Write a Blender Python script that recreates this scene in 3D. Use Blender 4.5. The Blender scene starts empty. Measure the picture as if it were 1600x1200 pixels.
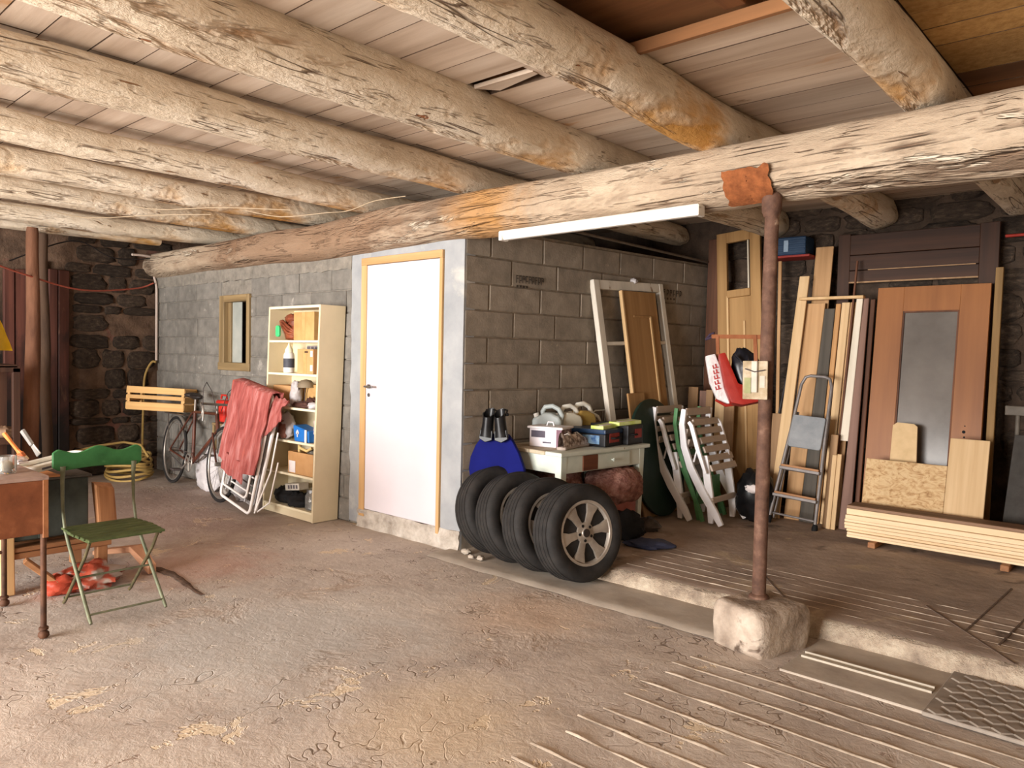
import bpy, bmesh, math, random
from mathutils import Vector, Matrix, noise as mnoise

scene = bpy.context.scene
COL = scene.collection
rnd = random.Random(7)

# ------------------------------------------------------------------ camera
cam_data = bpy.data.cameras.new('camera')
cam_data.sensor_width = 36.0
cam_data.lens = 36.0 * 1180 / 1600
cam_data.clip_start = 0.05
cam = bpy.data.objects.new('camera', cam_data)
COL.objects.link(cam)
CR = [[0.742402, -0.040526, 0.668728], [0.669626, 0.013627, -0.742573], [0.020981, 0.999086, 0.037254]]
cam.matrix_world = Matrix.Translation((0, 0, 1.44)) @ Matrix(CR).to_4x4()
scene.camera = cam

# ------------------------------------------------------------------ world, daylight, exposure
world = bpy.data.worlds.new('daylight_sky')
scene.world = world
world.use_nodes = True
wn = world.node_tree.nodes
wn['Background'].inputs[0].default_value = (0.95, 0.97, 1.0, 1)
wn['Background'].inputs[1].default_value = 1.0

def area(name, loc, target, sx, sy, power, color):
    d = bpy.data.lights.new(name, 'AREA')
    d.shape = 'RECTANGLE'; d.size = sx; d.size_y = sy
    d.energy = power; d.color = color
    o = bpy.data.objects.new(name, d); COL.objects.link(o)
    o.location = loc
    o.rotation_euler = (Vector(target) - Vector(loc)).to_track_quat('-Z', 'Y').to_euler()
    return o
# daylight entering by the wide barn doorway behind the camera
area('doorway_daylight', (-3.6, -5.4, 1.26), (-3.1, 2.4, 0.45), 4.9, 2.4, 1280, (1.0, 0.975, 0.945))

scene.view_settings.view_transform = 'Standard'
scene.view_settings.look = 'None'
scene.view_settings.gamma = 1.0
scene.view_settings.use_curve_mapping = False
scene.view_settings.exposure = 0.27

# ------------------------------------------------------------------ materials
def lin(c):
    def f(v):
        v = v / 255.0
        return v / 12.92 if v <= 0.04045 else ((v + 0.055) / 1.055) ** 2.4
    return (f(c[0]), f(c[1]), f(c[2]), 1.0)

MATS = {}
def mat(name, cols, scale=6.0, stretch=(1, 1, 1), detail=6.0, rough=0.8, metal=0.0, bump=0.15, bscale=None,
        rand=0.0, patches=(), spec=0.3, bdist=0.01, transmission=0.0, distort=0.0, stains=(), nrough=0.6, lines=(), pb=0.0):
    """cols: list of (position, sRGB). patches: (sRGB, scale, threshold, softness, stretch). stains: (sRGB, point, radius, strength)"""
    if name in MATS:
        return MATS[name]
    m = bpy.data.materials.new(name); m.use_nodes = True
    nt = m.node_tree; N = nt.nodes; L = nt.links
    b = N['Principled BSDF']
    b.inputs['Roughness'].default_value = rough
    b.inputs['Metallic'].default_value = metal
    b.inputs['Specular IOR Level'].default_value = spec
    if transmission:
        b.inputs['Transmission Weight'].default_value = transmission
    tc = N.new('ShaderNodeTexCoord')
    oi = N.new('ShaderNodeObjectInfo')
    off = N.new('ShaderNodeVectorMath'); off.operation = 'SCALE'
    L.new(oi.outputs['Random'], off.inputs['Scale'])
    off.inputs[0].default_value = (37.0, 53.0, 29.0) if rand else (0, 0, 0)
    add = N.new('ShaderNodeVectorMath'); add.operation = 'ADD'
    L.new(tc.outputs['Object'], add.inputs[0]); L.new(off.outputs[0], add.inputs[1])
    def nz(sc, st, det=detail, dis=distort, src=add):
        mp = N.new('ShaderNodeMapping'); mp.inputs['Scale'].default_value = st
        L.new(src.outputs[0], mp.inputs['Vector'])
        t = N.new('ShaderNodeTexNoise'); t.inputs['Scale'].default_value = sc
        t.inputs['Detail'].default_value = det; t.inputs['Distortion'].default_value = dis
        t.inputs['Roughness'].default_value = nrough
        L.new(mp.outputs[0], t.inputs['Vector'])
        return t
    def mixc(fac, a, c, blend='MIX'):
        x = N.new('ShaderNodeMix'); x.data_type = 'RGBA'; x.blend_type = blend
        if isinstance(fac, (int, float)): x.inputs[0].default_value = fac
        else: L.new(fac, x.inputs[0])
        L.new(a, x.inputs[6])
        if isinstance(c, tuple): x.inputs[7].default_value = c
        else: L.new(c, x.inputs[7])
        return x.outputs[2]
    t = nz(scale, stretch, min(detail, 9.0))
    ramp = N.new('ShaderNodeValToRGB')
    el = ramp.color_ramp.elements
    while len(el) < len(cols): el.new(0.5)
    for e, (p, c) in zip(el, sorted(cols)):
        e.position = p; e.color = lin(c)
    L.new(t.outputs['Fac'], ramp.inputs['Fac'])
    col = ramp.outputs['Color']
    masks = []
    for (pc, psc, th, so, pst) in patches:
        p = nz(psc, pst, 5.0, 0.4)
        mr = N.new('ShaderNodeMapRange'); mr.inputs[1].default_value = th; mr.inputs[2].default_value = th + so
        L.new(p.outputs['Fac'], mr.inputs[0])
        col = mixc(mr.outputs[0], col, lin(pc)); masks.append(mr.outputs[0])
    for (lc, lsc, lw, lst, ls) in lines:      # thin cracks: contour of a stretched noise
        p = nz(lsc, lst, 4.0, 0.3)
        q = N.new('ShaderNodeMath'); q.operation = 'SUBTRACT'; L.new(p.outputs['Fac'], q.inputs[0]); q.inputs[1].default_value = 0.5
        a_ = N.new('ShaderNodeMath'); a_.operation = 'ABSOLUTE'; L.new(q.outputs[0], a_.inputs[0])
        mr = N.new('ShaderNodeMapRange'); mr.inputs[1].default_value = lw; mr.inputs[2].default_value = 0.0; mr.inputs[3].default_value = 0.0; mr.inputs[4].default_value = ls
        L.new(a_.outputs[0], mr.inputs[0])
        # break the cracks up so that they start and stop
        g = nz(lsc * 0.7, (1, 1, 1), 3.0, 0.0)
        mg = N.new('ShaderNodeMapRange'); mg.inputs[1].default_value = 0.47; mg.inputs[2].default_value = 0.56; L.new(g.outputs['Fac'], mg.inputs[0])
        ml = N.new('ShaderNodeMath'); ml.operation = 'MULTIPLY'; L.new(mr.outputs[0], ml.inputs[0]); L.new(mg.outputs[0], ml.inputs[1])
        col = mixc(ml.outputs[0], col, lin(lc)); masks.append(ml.outputs[0])
    for (sc_, pt, rad, stg) in stains:
        d = N.new('ShaderNodeVectorMath'); d.operation = 'DISTANCE'
        L.new(tc.outputs['Object'], d.inputs[0]); d.inputs[1].default_value = pt
        n2 = nz(2.2, (1, 1, 1), 5.0, 0.5)
        ad = N.new('ShaderNodeMath'); ad.operation = 'MULTIPLY_ADD'
        L.new(n2.outputs['Fac'], ad.inputs[0]); ad.inputs[1].default_value = rad * 1.6; ad.inputs[2].default_value = -rad * 0.8
        sm = N.new('ShaderNodeMath'); sm.operation = 'ADD'
        L.new(d.outputs['Value'], sm.inputs[0]); L.new(ad.outputs[0], sm.inputs[1])
        mr = N.new('ShaderNodeMapRange'); mr.inputs[1].default_value = rad; mr.inputs[2].default_value = rad * 0.35
        mr.inputs[3].default_value = 0.0; mr.inputs[4].default_value = stg
        L.new(sm.outputs[0], mr.inputs[0])
        col = mixc(mr.outputs[0], col, lin(sc_))
    if rand:
        hs = N.new('ShaderNodeHueSaturation')
        mr = N.new('ShaderNodeMapRange'); mr.inputs[3].default_value = 1 - rand; mr.inputs[4].default_value = 1 + rand
        L.new(oi.outputs['Random'], mr.inputs[0]); L.new(mr.outputs[0], hs.inputs['Value'])
        L.new(col, hs.inputs['Color']); col = hs.outputs['Color']
    L.new(col, b.inputs['Base Color'])
    if bump:
        bt = nz(bscale or scale * 2.5, stretch, 6.0)
        bp = N.new('ShaderNodeBump'); bp.inputs['Strength'].default_value = bump; bp.inputs['Distance'].default_value = bdist
        h = bt.outputs['Fac']
        if pb:
            for mk in masks:
                ma = N.new('ShaderNodeMath'); ma.operation = 'MULTIPLY_ADD'
                L.new(mk, ma.inputs[0]); ma.inputs[1].default_value = -pb; L.new(h, ma.inputs[2]); h = ma.outputs[0]
        L.new(h, bp.inputs['Height']); L.new(bp.outputs[0], b.inputs['Normal'])
    MATS[name] = m
    return m

def flat(name, c, rough=0.6, metal=0.0, bump=0.0, var=10, scale=14, spec=0.3, **k):
    d = lambda s: tuple(max(0, min(255, v + s)) for v in c)
    return mat(name, [(0.3, d(-var)), (0.7, d(var))], scale=scale, rough=rough, metal=metal, bump=bump, spec=spec, **k)

def wood(name, c1, c2, axis='z', rough=0.65, rand=0.10, scale=5.0, bump=0.12, patches=(), stains=()):
    st = {'x': (0.06, 1.4, 1.4), 'y': (1.4, 0.06, 1.4), 'z': (1.4, 1.4, 0.06)}[axis]
    return mat(name, [(0.32, c1), (0.68, c2)], scale=scale * 2.2, stretch=st, detail=5, rough=rough, rand=rand,
               bump=bump, bscale=scale * 8, patches=patches, bdist=0.004, stains=stains)

# ------------------------------------------------------------------ mesh building
class MB:
    def __init__(self):
        self.v = []; self.f = []
    def add(self, vs, fs, M=None):
        o = len(self.v)
        self.v += [tuple(M @ Vector(p)) if M is not None else tuple(p) for p in vs]
        self.f += [tuple(i + o for i in f) for f in fs]
        return self
    def box(self, c, s, M=None):
        x, y, z = [k / 2 for k in s]
        vs = [(c[0] + a * x, c[1] + b * y, c[2] + d * z) for a in (-1, 1) for b in (-1, 1) for d in (-1, 1)]
        return self.add(vs, [(0, 1, 3, 2), (4, 6, 7, 5), (0, 4, 5, 1), (2, 3, 7, 6), (0, 2, 6, 4), (1, 5, 7, 3)], M)
    def span(self, a, b, M=None):
        return self.box([(p + q) / 2 for p, q in zip(a, b)], [abs(q - p) for p, q in zip(a, b)], M)
    def bar(self, p, q, w, t, up=(0, 0, 1)):
        p = Vector(p); q = Vector(q); d = (q - p); ln = d.length; d.normalize()
        s = d.cross(Vector(up))
        if s.length < 1e-4: s = d.cross(Vector((1, 0, 0)))
        s.normalize(); u = s.cross(d)
        M = Matrix((s, d, u)).transposed().to_4x4(); M.translation = (p + q) / 2
        return self.box((0, 0, 0), (w, ln, t), M)
    def tube(self, pts, r, seg=10, closed=False, cap=True, flatx=1.0):
        pts = [Vector(p) for p in pts]; n = len(pts)
        rs = r if isinstance(r, (list, tuple)) else [r] * n
        o = len(self.v); prev = None
        for i, p in enumerate(pts):
            a = pts[(i - 1) % n] if (closed or i > 0) else p
            b = pts[(i + 1) % n] if (closed or i < n - 1) else p
            d = (b - a).normalized()
            if prev is None:
                s = d.cross(Vector((0, 0, 1)))
                if s.length < 1e-3: s = d.cross(Vector((1, 0, 0)))
                s.normalize()
            else:
                s = prev - d * prev.dot(d)
                if s.length < 1e-5: s = d.orthogonal()
                s.normalize()
            prev = s; u = d.cross(s)
            for k in range(seg):
                t = 2 * math.pi * k / seg
                self.v.append(tuple(p + (s * math.cos(t) * flatx + u * math.sin(t)) * rs[i]))
        m = n if closed else n - 1
        for i in range(m):
            for k in range(seg):
                a = o + i * seg + k; b = o + i * seg + (k + 1) % seg
                c = o + ((i + 1) % n) * seg + (k + 1) % seg; d = o + ((i + 1) % n) * seg + k
                self.f.append((a, d, c, b))
        if cap and not closed:
            self.f.append(tuple(o + k for k in range(seg)))
            self.f.append(tuple(o + (n - 1) * seg + k for k in reversed(range(seg))))
        return self
    def lathe(self, prof, seg=24, M=None, closed=False, caps=True):
        vs = []; fs = []; n = len(prof)
        for (r, z) in prof:
            for k in range(seg):
                t = 2 * math.pi * k / seg
                vs.append((r * math.cos(t), r * math.sin(t), z))
        for i in range(n if closed else n - 1):
            j = (i + 1) % n
            for k in range(seg):
                fs.append((i * seg + k, i * seg + (k + 1) % seg, j * seg + (k + 1) % seg, j * seg + k))
        if not closed and caps:
            if prof[0][0] > 1e-5: fs.append(tuple(reversed(range(seg))))
            if prof[-1][0] > 1e-5: fs.append(tuple(range((n - 1) * seg, n * seg)))
        return self.add(vs, fs, M)
    def prism(self, out, t, M=None):
        n = len(out)
        vs = [(x, -t / 2, z) for x, z in out] + [(x, t / 2, z) for x, z in out]
        fs = [tuple(range(n)), tuple(reversed(range(n, 2 * n)))]
        for i in range(n):
            j = (i + 1) % n
            fs.append((i, i + n, j + n, j))
        return self.add(vs, fs, M)
    def blob(self, c, rad, amp=0.15, freq=3.0, seed=0, nu=20, nv=12, squash=0.0, zmin=None, M=None, power=1.0):
        vs = []; fs = []
        sv = Vector((seed * 3.1, seed * 1.7, seed * 2.3))
        sg = lambda a: math.copysign(abs(a) ** power, a)
        for j in range(nv + 1):
            ph = math.pi * j / nv
            for i in range(nu):
                th = 2 * math.pi * i / nu
                d = Vector((sg(math.sin(ph) * math.cos(th)), sg(math.sin(ph) * math.sin(th)), -sg(math.cos(ph))))
                k = 1 + amp * mnoise.noise(d * freq + sv) + amp * 0.5 * mnoise.noise(d * freq * 2.3 + sv)
                p = [c[a] + d[a] * rad[a] * k for a in range(3)]
                if zmin is not None: p[2] = max(p[2], zmin)
                vs.append(p)
        for j in range(nv):
            for i in range(nu):
                fs.append((j * nu + i, j * nu + (i + 1) % nu, (j + 1) * nu + (i + 1) % nu, (j + 1) * nu + i))
        return self.add(vs, fs, M)
    def grid(self, fn, nu, nv, thick=0.0):
        o = len(self.v)
        for j in range(nv + 1):
            for i in range(nu + 1):
                self.v.append(tuple(fn(i / nu, j / nv)))
        for j in range(nv):
            for i in range(nu):
                a = o + j * (nu + 1) + i
                self.f.append((a, a + 1, a + nu + 2, a + nu + 1))
        return self
    def build(self, name, m, parent=None, bevel=0.0, smooth=None, bseg=1, solid=0.0, jitter=0.0, weld=False):
        me = bpy.data.meshes.new(name)
        bm = bmesh.new()
        vv = [bm.verts.new(p) for p in self.v]
        for f in self.f:
            try: bm.faces.new([vv[i] for i in f])
            except ValueError: pass
        if weld: bmesh.ops.remove_doubles(bm, verts=bm.verts, dist=1e-5)
        bmesh.ops.recalc_face_normals(bm, faces=bm.faces)
        if jitter:
            for v in bm.verts:
                v.co += mnoise.noise_vector(v.co * 4.0) * jitter
        if solid:
            bmesh.ops.solidify(bm, geom=bm.faces[:], thickness=solid)
        if bevel:
            es = [e for e in bm.edges if len(e.link_faces) == 2 and e.calc_face_angle(0) > 0.6]
            bmesh.ops.bevel(bm, geom=es, offset=bevel, segments=bseg, profile=0.7, affect='EDGES', clamp_overlap=True)
        bm.to_mesh(me); bm.free()
        if smooth is not None:
            for p in me.polygons: p.use_smooth = True
            me.set_sharp_from_angle(angle=math.radians(smooth))
        if m: me.materials.append(m)
        o = bpy.data.objects.new(name, me); COL.objects.link(o)
        if parent: o.parent = parent
        return o

def tag(o, label, cat, group=None, kind=None):
    o['label'] = label; o['category'] = cat
    if group: o['group'] = group
    if kind: o['kind'] = kind
    return o
def thing(name, label, cat, loc=(0, 0, 0), rot=(0, 0, 0), group=None):
    o = bpy.data.objects.new(name, None); COL.objects.link(o)
    o.empty_display_size = 0.1
    o.location = loc; o.rotation_euler = rot
    return tag(o, label, cat, group)
def structure(o, label=None, cat=None):
    o['kind'] = 'structure'
    if label: o['label'] = label
    if cat: o['category'] = cat
    return o
def place(o, loc, rot=(0, 0, 0)):
    o.location = loc; o.rotation_euler = rot
    return o
def share(src, name, parent=None, loc=(0, 0, 0), rot=(0, 0, 0), scale=(1, 1, 1)):
    c = bpy.data.objects.new(name, src.data); COL.objects.link(c)
    c.parent = parent; c.location = loc; c.rotation_euler = rot; c.scale = scale
    return c
def frame_matrix(origin, xdir, zdir):
    z = Vector(zdir).normalized(); x = Vector(xdir); x = (x - z * x.dot(z)).normalized(); y = z.cross(x)
    M = Matrix((x, y, z)).transposed().to_4x4(); M.translation = origin
    return M
def arc(cx, cy, r, a0, a1, n, f=None):
    return [(cx + r * math.cos(math.radians(a0 + (a1 - a0) * i / n)), cy + r * math.sin(math.radians(a0 + (a1 - a0) * i / n))) for i in range(n + 1)]
def rounded(w, h, r, n=4):
    o = []
    for cx, cy, a in ((w / 2 - r, h / 2 - r, 0), (-w / 2 + r, h / 2 - r, 90), (-w / 2 + r, -h / 2 + r, 180), (w / 2 - r, -h / 2 + r, 270)):
        o += arc(cx, cy, r, a, a + 90, n)
    return o
# ================================================================== SETTING
m_floor = mat('worn_concrete_floor', [(0.28, (152, 139, 129)), (0.46, (182, 169, 158)), (0.60, (198, 186, 174)), (0.75, (212, 201, 189))], scale=1.3, detail=14, rough=0.88,
              bump=0.5, bscale=14, bdist=0.015, distort=0.4, nrough=0.72, pb=.5,
              patches=[((174, 157, 142), 2.2, 0.57, 0.10, (1, 1, 1)), ((214, 196, 170), 3.2, 0.615, 0.02, (1, 1, 1)), ((158, 139, 126), 4.5, 0.655, 0.015, (1, 1, 1)), ((104, 92, 82), 34, 0.70, 0.02, (1, 1, 1))],
              lines=[((110, 94, 82), 1.4, 0.006, (1, 1, 1), .8)],
              stains=[((178, 176, 172), (-3.4, 2.0, 0), 1.0, 0.7), ((172, 122, 100), (-4.9, 2.35, 0), 0.6, 0.5), ((140, 116, 108), (-7.0, 2.9, 0), 1.9, 0.6),
                      ((212, 192, 164), (-2.1, 2.0, 0), 0.5, 0.6), ((212, 180, 150), (-2.7, 3.2, 0), 0.5, 0.4)])
m_platform = mat('dusty_platform_concrete', [(0.3, (138, 122, 110)), (0.55, (168, 149, 134)), (0.75, (190, 171, 153))], scale=2.2, detail=11, rough=0.9, bump=0.45, bscale=12, bdist=0.015,
                 patches=[((182, 162, 138), 3.0, 0.6, 0.08, (1, 1, 1)), ((104, 90, 80), 2.2, 0.6, 0.1, (1, 1, 1))])
m_pale_conc = mat('pale_concrete', [(0.3, (158, 146, 133)), (0.7, (190, 178, 163))], scale=4, detail=9, rough=0.9, bump=0.3, bdist=0.01)
m_ridge = mat('worn_ridge_concrete', [(0.35, (164, 148, 132)), (0.65, (192, 177, 158))], scale=14, detail=8, rough=0.9, bump=0.4)
m_dirt = mat('dirt_filled_joint', [(0.3, (92, 76, 66)), (0.7, (122, 104, 90))], scale=20, rough=1.0)
m_block = mat('concrete_block', [(0.3, (106, 102, 96)), (0.7, (136, 131, 123))], scale=9, detail=10, rough=0.95, rand=0.10, bump=0.5, bscale=60, bdist=0.006,
              patches=[((160, 154, 145), 7, 0.64, 0.08, (1, 1, 1))])
m_blockB = mat('brownish_concrete_block', [(0.3, (122, 111, 98)), (0.7, (150, 138, 123))], scale=9, detail=10, rough=0.95, rand=0.08, bump=0.5, bscale=60, bdist=0.006,
               patches=[((168, 152, 130), 7, 0.66, 0.06, (1, 1, 1))])
m_mortar = mat('mortar', [(0.3, (112, 106, 98)), (0.7, (146, 139, 128))], scale=14, detail=9, rough=1, bump=0.5, bdist=0.01)
m_mortarB = mat('brown_mortar', [(0.3, (104, 92, 78)), (0.7, (146, 131, 112))], scale=14, detail=9, rough=1, bump=0.5, bdist=0.01)
m_render = mat('grey_cement_render', [(0.3, (142, 145, 148)), (0.7, (168, 169, 170))], scale=3.5, detail=9, rough=0.9, bump=0.15, bdist=0.006,
               patches=[((188, 185, 178), 3, 0.6, 0.15, (1, 1, 1))])
m_stone = mat('dark_fieldstone', [(0.3, (44, 36, 31)), (0.55, (70, 58, 48)), (0.75, (104, 88, 74))], scale=6, detail=10, rough=0.95, rand=0.35, bump=0.7, bscale=22, bdist=0.02)
m_joint = mat('lime_mortar_dark', [(0.3, (78, 60, 48)), (0.7, (122, 98, 80))], scale=6, detail=10, rough=1, bump=0.8, bscale=20, bdist=0.02, patches=[((124, 80, 70), 2.2, 0.60, 0.1, (1, 1, 1))], stains=[((24, 19, 16), (-9.1, 1.4, 1.3), 1.7, .95)])  # the dark stain paints the dimness of the far-left corner into the mortar
m_jointback = mat('dimmed_back_mortar', [(0.3, (50, 41, 34)), (0.7, (88, 72, 60))], scale=6, detail=10, rough=1, bump=0.8, bscale=20, bdist=0.02)  # mortar darkened to paint in the dim light at the back wall
m_redplank = wood('red_stained_old_plank', (64, 36, 30), (104, 62, 50), 'z', rand=0.2, patches=[((62, 40, 34), 4, 0.58, 0.1, (1, 1, 0.3)), ((128, 90, 70), 5, 0.64, 0.06, (1, 1, 0.3))], stains=[((20, 16, 14), (-9.1, 2.45, .5), .95, .95)])  # dark stain low down: soot, with the corner's dimness painted in
m_ceilplank = mat('limewashed_plank', [(0.28, (166, 144, 124)), (0.5, (198, 178, 158)), (0.72, (218, 202, 184))], scale=5, stretch=(0.12, 1.2, 1.2), detail=9, rough=0.9, rand=0.10, bump=0.25, bscale=30, bdist=0.004,
                  patches=[((176, 130, 84), 2.0, 0.66, 0.08, (0.5, 1, 1)), ((132, 104, 82), 9, 0.68, 0.05, (0.25, 1, 1))])
m_bareplank = mat('bare_brown_plank', [(0.3, (98, 66, 42)), (0.7, (150, 104, 66))], scale=5, stretch=(0.12, 1.2, 1.2), detail=8, rough=0.85, rand=0.2, bump=0.2, bdist=0.004)
m_yelplank = mat('yellowed_board', [(0.3, (150, 112, 62)), (0.7, (186, 148, 92))], scale=30, detail=8, rough=0.9, rand=0.1, bump=0.3)
def logmat(name, warm):
    return mat(name, [(0.26, (190, 170, 144)), (0.5, (220, 204, 180)), (0.72, (237, 225, 206))], scale=4.5, stretch=(0.45, 1, 1), detail=13, nrough=.7, rough=0.88, bump=0.8, bscale=10, bdist=0.03, pb=.8,
               patches=[((192, 142, 74), 0.9, 0.64 - 0.10 * warm, 0.14, (0.7, 1, 1)), ((168, 136, 104), 3.0, 0.60, 0.08, (0.30, 1.2, 1.2)), ((146, 112, 82), 6.5, 0.665, 0.02, (0.20, 1.4, 1.4)), ((154, 100, 64), 2.8, 0.685, 0.012, (0.45, 1, 1))],
               lines=[((96, 66, 44), 2.0, .008, (.08, 1.2, 1.2), .85), ((140, 108, 80), 6.0, .014, (.12, 1.2, 1.2), .5)])
m_log = logmat('limewashed_log', 0.3)
m_logwarm = logmat('limewashed_log_yellowed', 1.0)
m_girder = mat('girder_log', [(0.26, (136, 116, 97)), (0.5, (176, 156, 133)), (0.72, (202, 184, 161))], scale=3.6, stretch=(0.35, 1, 1), detail=13, nrough=.7, rough=0.88, bump=0.85, bscale=9, bdist=0.03, pb=.8,
               patches=[((122, 102, 84), 1.8, 0.55, 0.10, (0.35, 1.4, 1.4)), ((134, 104, 80), 5.5, 0.66, 0.03, (0.2, 1.3, 1.3)), ((220, 206, 184), 4.0, .63, .04, (.3, 1.2, 1.2))],
               lines=[((92, 66, 48), 1.4, .010, (.06, 1.1, 1.1), .85), ((124, 94, 70), 5.0, .014, (.10, 1.2, 1.2), .5)],
               stains=[((176, 126, 66), (5.7, 0, 0), 0.5, 0.75), ((134, 104, 80), (3.2, 0, 0), 2.5, 0.8)])
m_whiteframe = flat('white_door_paint', (214, 206, 211), rough=0.5, var=3, scale=2)
m_pine_z = wood('fresh_pine_z', (190, 148, 98), (216, 178, 128), 'z')
m_pine_x = wood('fresh_pine_x', (190, 148, 98), (216, 178, 128), 'x')
m_steel = flat('brushed_steel', (150, 150, 150), rough=0.35, metal=0.9)
m_rust = mat('rusty_steel', [(0.3, (74, 52, 42)), (0.55, (104, 76, 62)), (0.75, (136, 106, 88))], scale=14, detail=9, rough=0.75, metal=0.15, bump=0.35, patches=[((166, 140, 120), 9, 0.66, 0.05, (1, 1, 0.5))])
m_rustorange = mat('orange_rust_patch', [(0.3, (104, 56, 28)), (0.7, (152, 90, 50))], scale=24, detail=9, rough=0.9, bump=0.5)

def nz3(x, y, z=0.0): return mnoise.noise(Vector((x, y, z)))

# ---- floor
fm = MB()
def floor_fn(u, v):
    x = -9.3 + 12.5 * u; y = -5.7 + 12.7 * v
    return (x, y, 0.006 * nz3(x * 1.3, y * 1.3) + 0.003 * nz3(x * 5, y * 5) - 0.004)
fm.grid(floor_fn, 250, 250)
floor = structure(fm.build('floor', m_floor, smooth=60), 'worn stained concrete floor of the barn', 'floor')
# scored strips near the step: each one a low ridge running along the room
for i, y in enumerate((2.0, 2.12, 2.28, 2.42, 2.55, 2.72, 2.89, 3.05, 3.17, 3.29)):
    b = MB()
    x0 = -1.75 + rnd.uniform(-.04, .04); n = 60
    def fn(u, v, x0=x0, y=y, i=i):
        x = x0 + (3.0 - x0) * u
        w = 0.008 + 0.005 * nz3(x * 5, i * 7.0)
        yy = y + (v - 0.5) * 2 * w + 0.008 * nz3(x * 2.0, i * 3.0)
        return (x, yy, -0.002 + 0.006 * math.sin(math.pi * v) * (0.7 + 0.9 * nz3(x * 8, i * 5)))
    b.grid(fn, 160, 4)
    b.build('score_ridge', m_ridge, floor, smooth=60)
# pale slab strip at the foot of the step
b = MB()
def fn(u, v):
    x = -4.0 + 2.4 * u
    y0 = 3.57 + 0.03 * nz3(x * 3, 1); y = y0 + (4.05 - y0) * v
    return (x, y, 0.014 + 0.004 * nz3(x * 6, y * 6) - (0.012 if v == 0 else 0))
b.grid(fn, 60, 12)
structure(b.build('trim_1', m_pale_conc, smooth=50), 'pale worn concrete strip running in front of the tyres', 'slab')
# gutter slab and door rail right of the stone block
b = MB(); b.span((-1.38, 3.44, -0.01), (-0.77, 3.99, 0.006)); gut = structure(b.build('trim_2', m_pale_conc, bevel=0.004), 'smooth concrete gutter slab holding a pale rail', 'slab')
b = MB(); b.span((-1.36, 3.655, 0.004), (-0.79, 3.675, 0.016)); b.span((-1.36, 3.705, 0.004), (-0.79, 3.715, 0.02)); b.span((-1.36, 3.675, 0.004), (-0.79, 3.705, 0.010))
b.build('rail', flat('pale_rail_metal', (178, 168, 152), rough=0.7), gut)
# ---- raised platform
b = MB()
def edge_y(x): return 4.0 + 0.025 * nz3(x * 2.1, 9) + 0.015 * nz3(x * 9, 4)
NX = 160
vs = []; rows = 46
for j in range(rows + 1):
    for i in range(NX + 1):
        x = -4.0 + 7.2 * i / NX; e = edge_y(x)
        if j == 0: p = (x, e - 0.035, -0.01)
        elif j == 1: p = (x, e - 0.022 + 0.012 * nz3(x * 12, 2), 0.045 + 0.012 * nz3(x * 8, 3))
        elif j == 2: p = (x, e + 0.008 * nz3(x * 15, 6), 0.088 + 0.006 * nz3(x * 11, 1))
        elif j == 3: p = (x, e + 0.03, 0.098)
        else:
            y = e + 0.03 + (7.0 - e) * ((j - 3) / (rows - 3)); p = (x, y, 0.098 + 0.003 * nz3(x * 3, y * 3))
        vs.append(p)
fs = [(j * (NX + 1) + i, j * (NX + 1) + i + 1, (j + 1) * (NX + 1) + i + 1, (j + 1) * (NX + 1) + i) for j in range(rows) for i in range(NX)]
plat = structure(MB().add(vs, fs).build('floor_platform', m_platform, smooth=45), 'raised concrete platform beyond the step', 'platform')
plat.data.materials.append(mat('chipped_step_edge', [(0.3, (132, 116, 102)), (0.5, (180, 162, 142)), (0.72, (214, 200, 178))], scale=8, detail=12, nrough=.7, rough=.95, bump=1.0, bscale=22, bdist=.03))
for p in plat.data.polygons:
    if p.index < 3 * NX: p.material_index = 1
for i, y in enumerate((4.16, 4.27, 4.38, 4.49, 4.60, 4.72)):
    b = MB(); x0 = -2.7 + 0.1 * math.sin(i * 2.3); x1 = 0.6
    def fn(u, v, x0=x0, x1=x1, y=y, i=i):
        x = x0 + (x1 - x0) * u
        w = 0.006 + 0.004 * nz3(x * 5, i * 7.0)
        return (x, y + 0.008 * nz3(x * 2, i) + (v - .5) * 2 * w, 0.0965 + 0.005 * math.sin(math.pi * v) * (0.75 + 0.9 * nz3(x * 9, i * 4)))
    b.grid(fn, 110, 4); b.build('score_ridge', m_ridge, plat, smooth=60)
for (p, q, w) in (((-1.93, 4.54), (-1.55, 4.06), .014), ((-1.05, 4.65), (-0.54, 4.03), .013), ((-0.76, 5.39), (-0.80, 4.35), .009), ((-0.60, 4.95), (-0.64, 4.24), .009)):
    b = MB(); b.bar((p[0], p[1], 0.099), (q[0], q[1], 0.099), w, 0.005); b.build('joint_line', m_dirt, plat)
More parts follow.
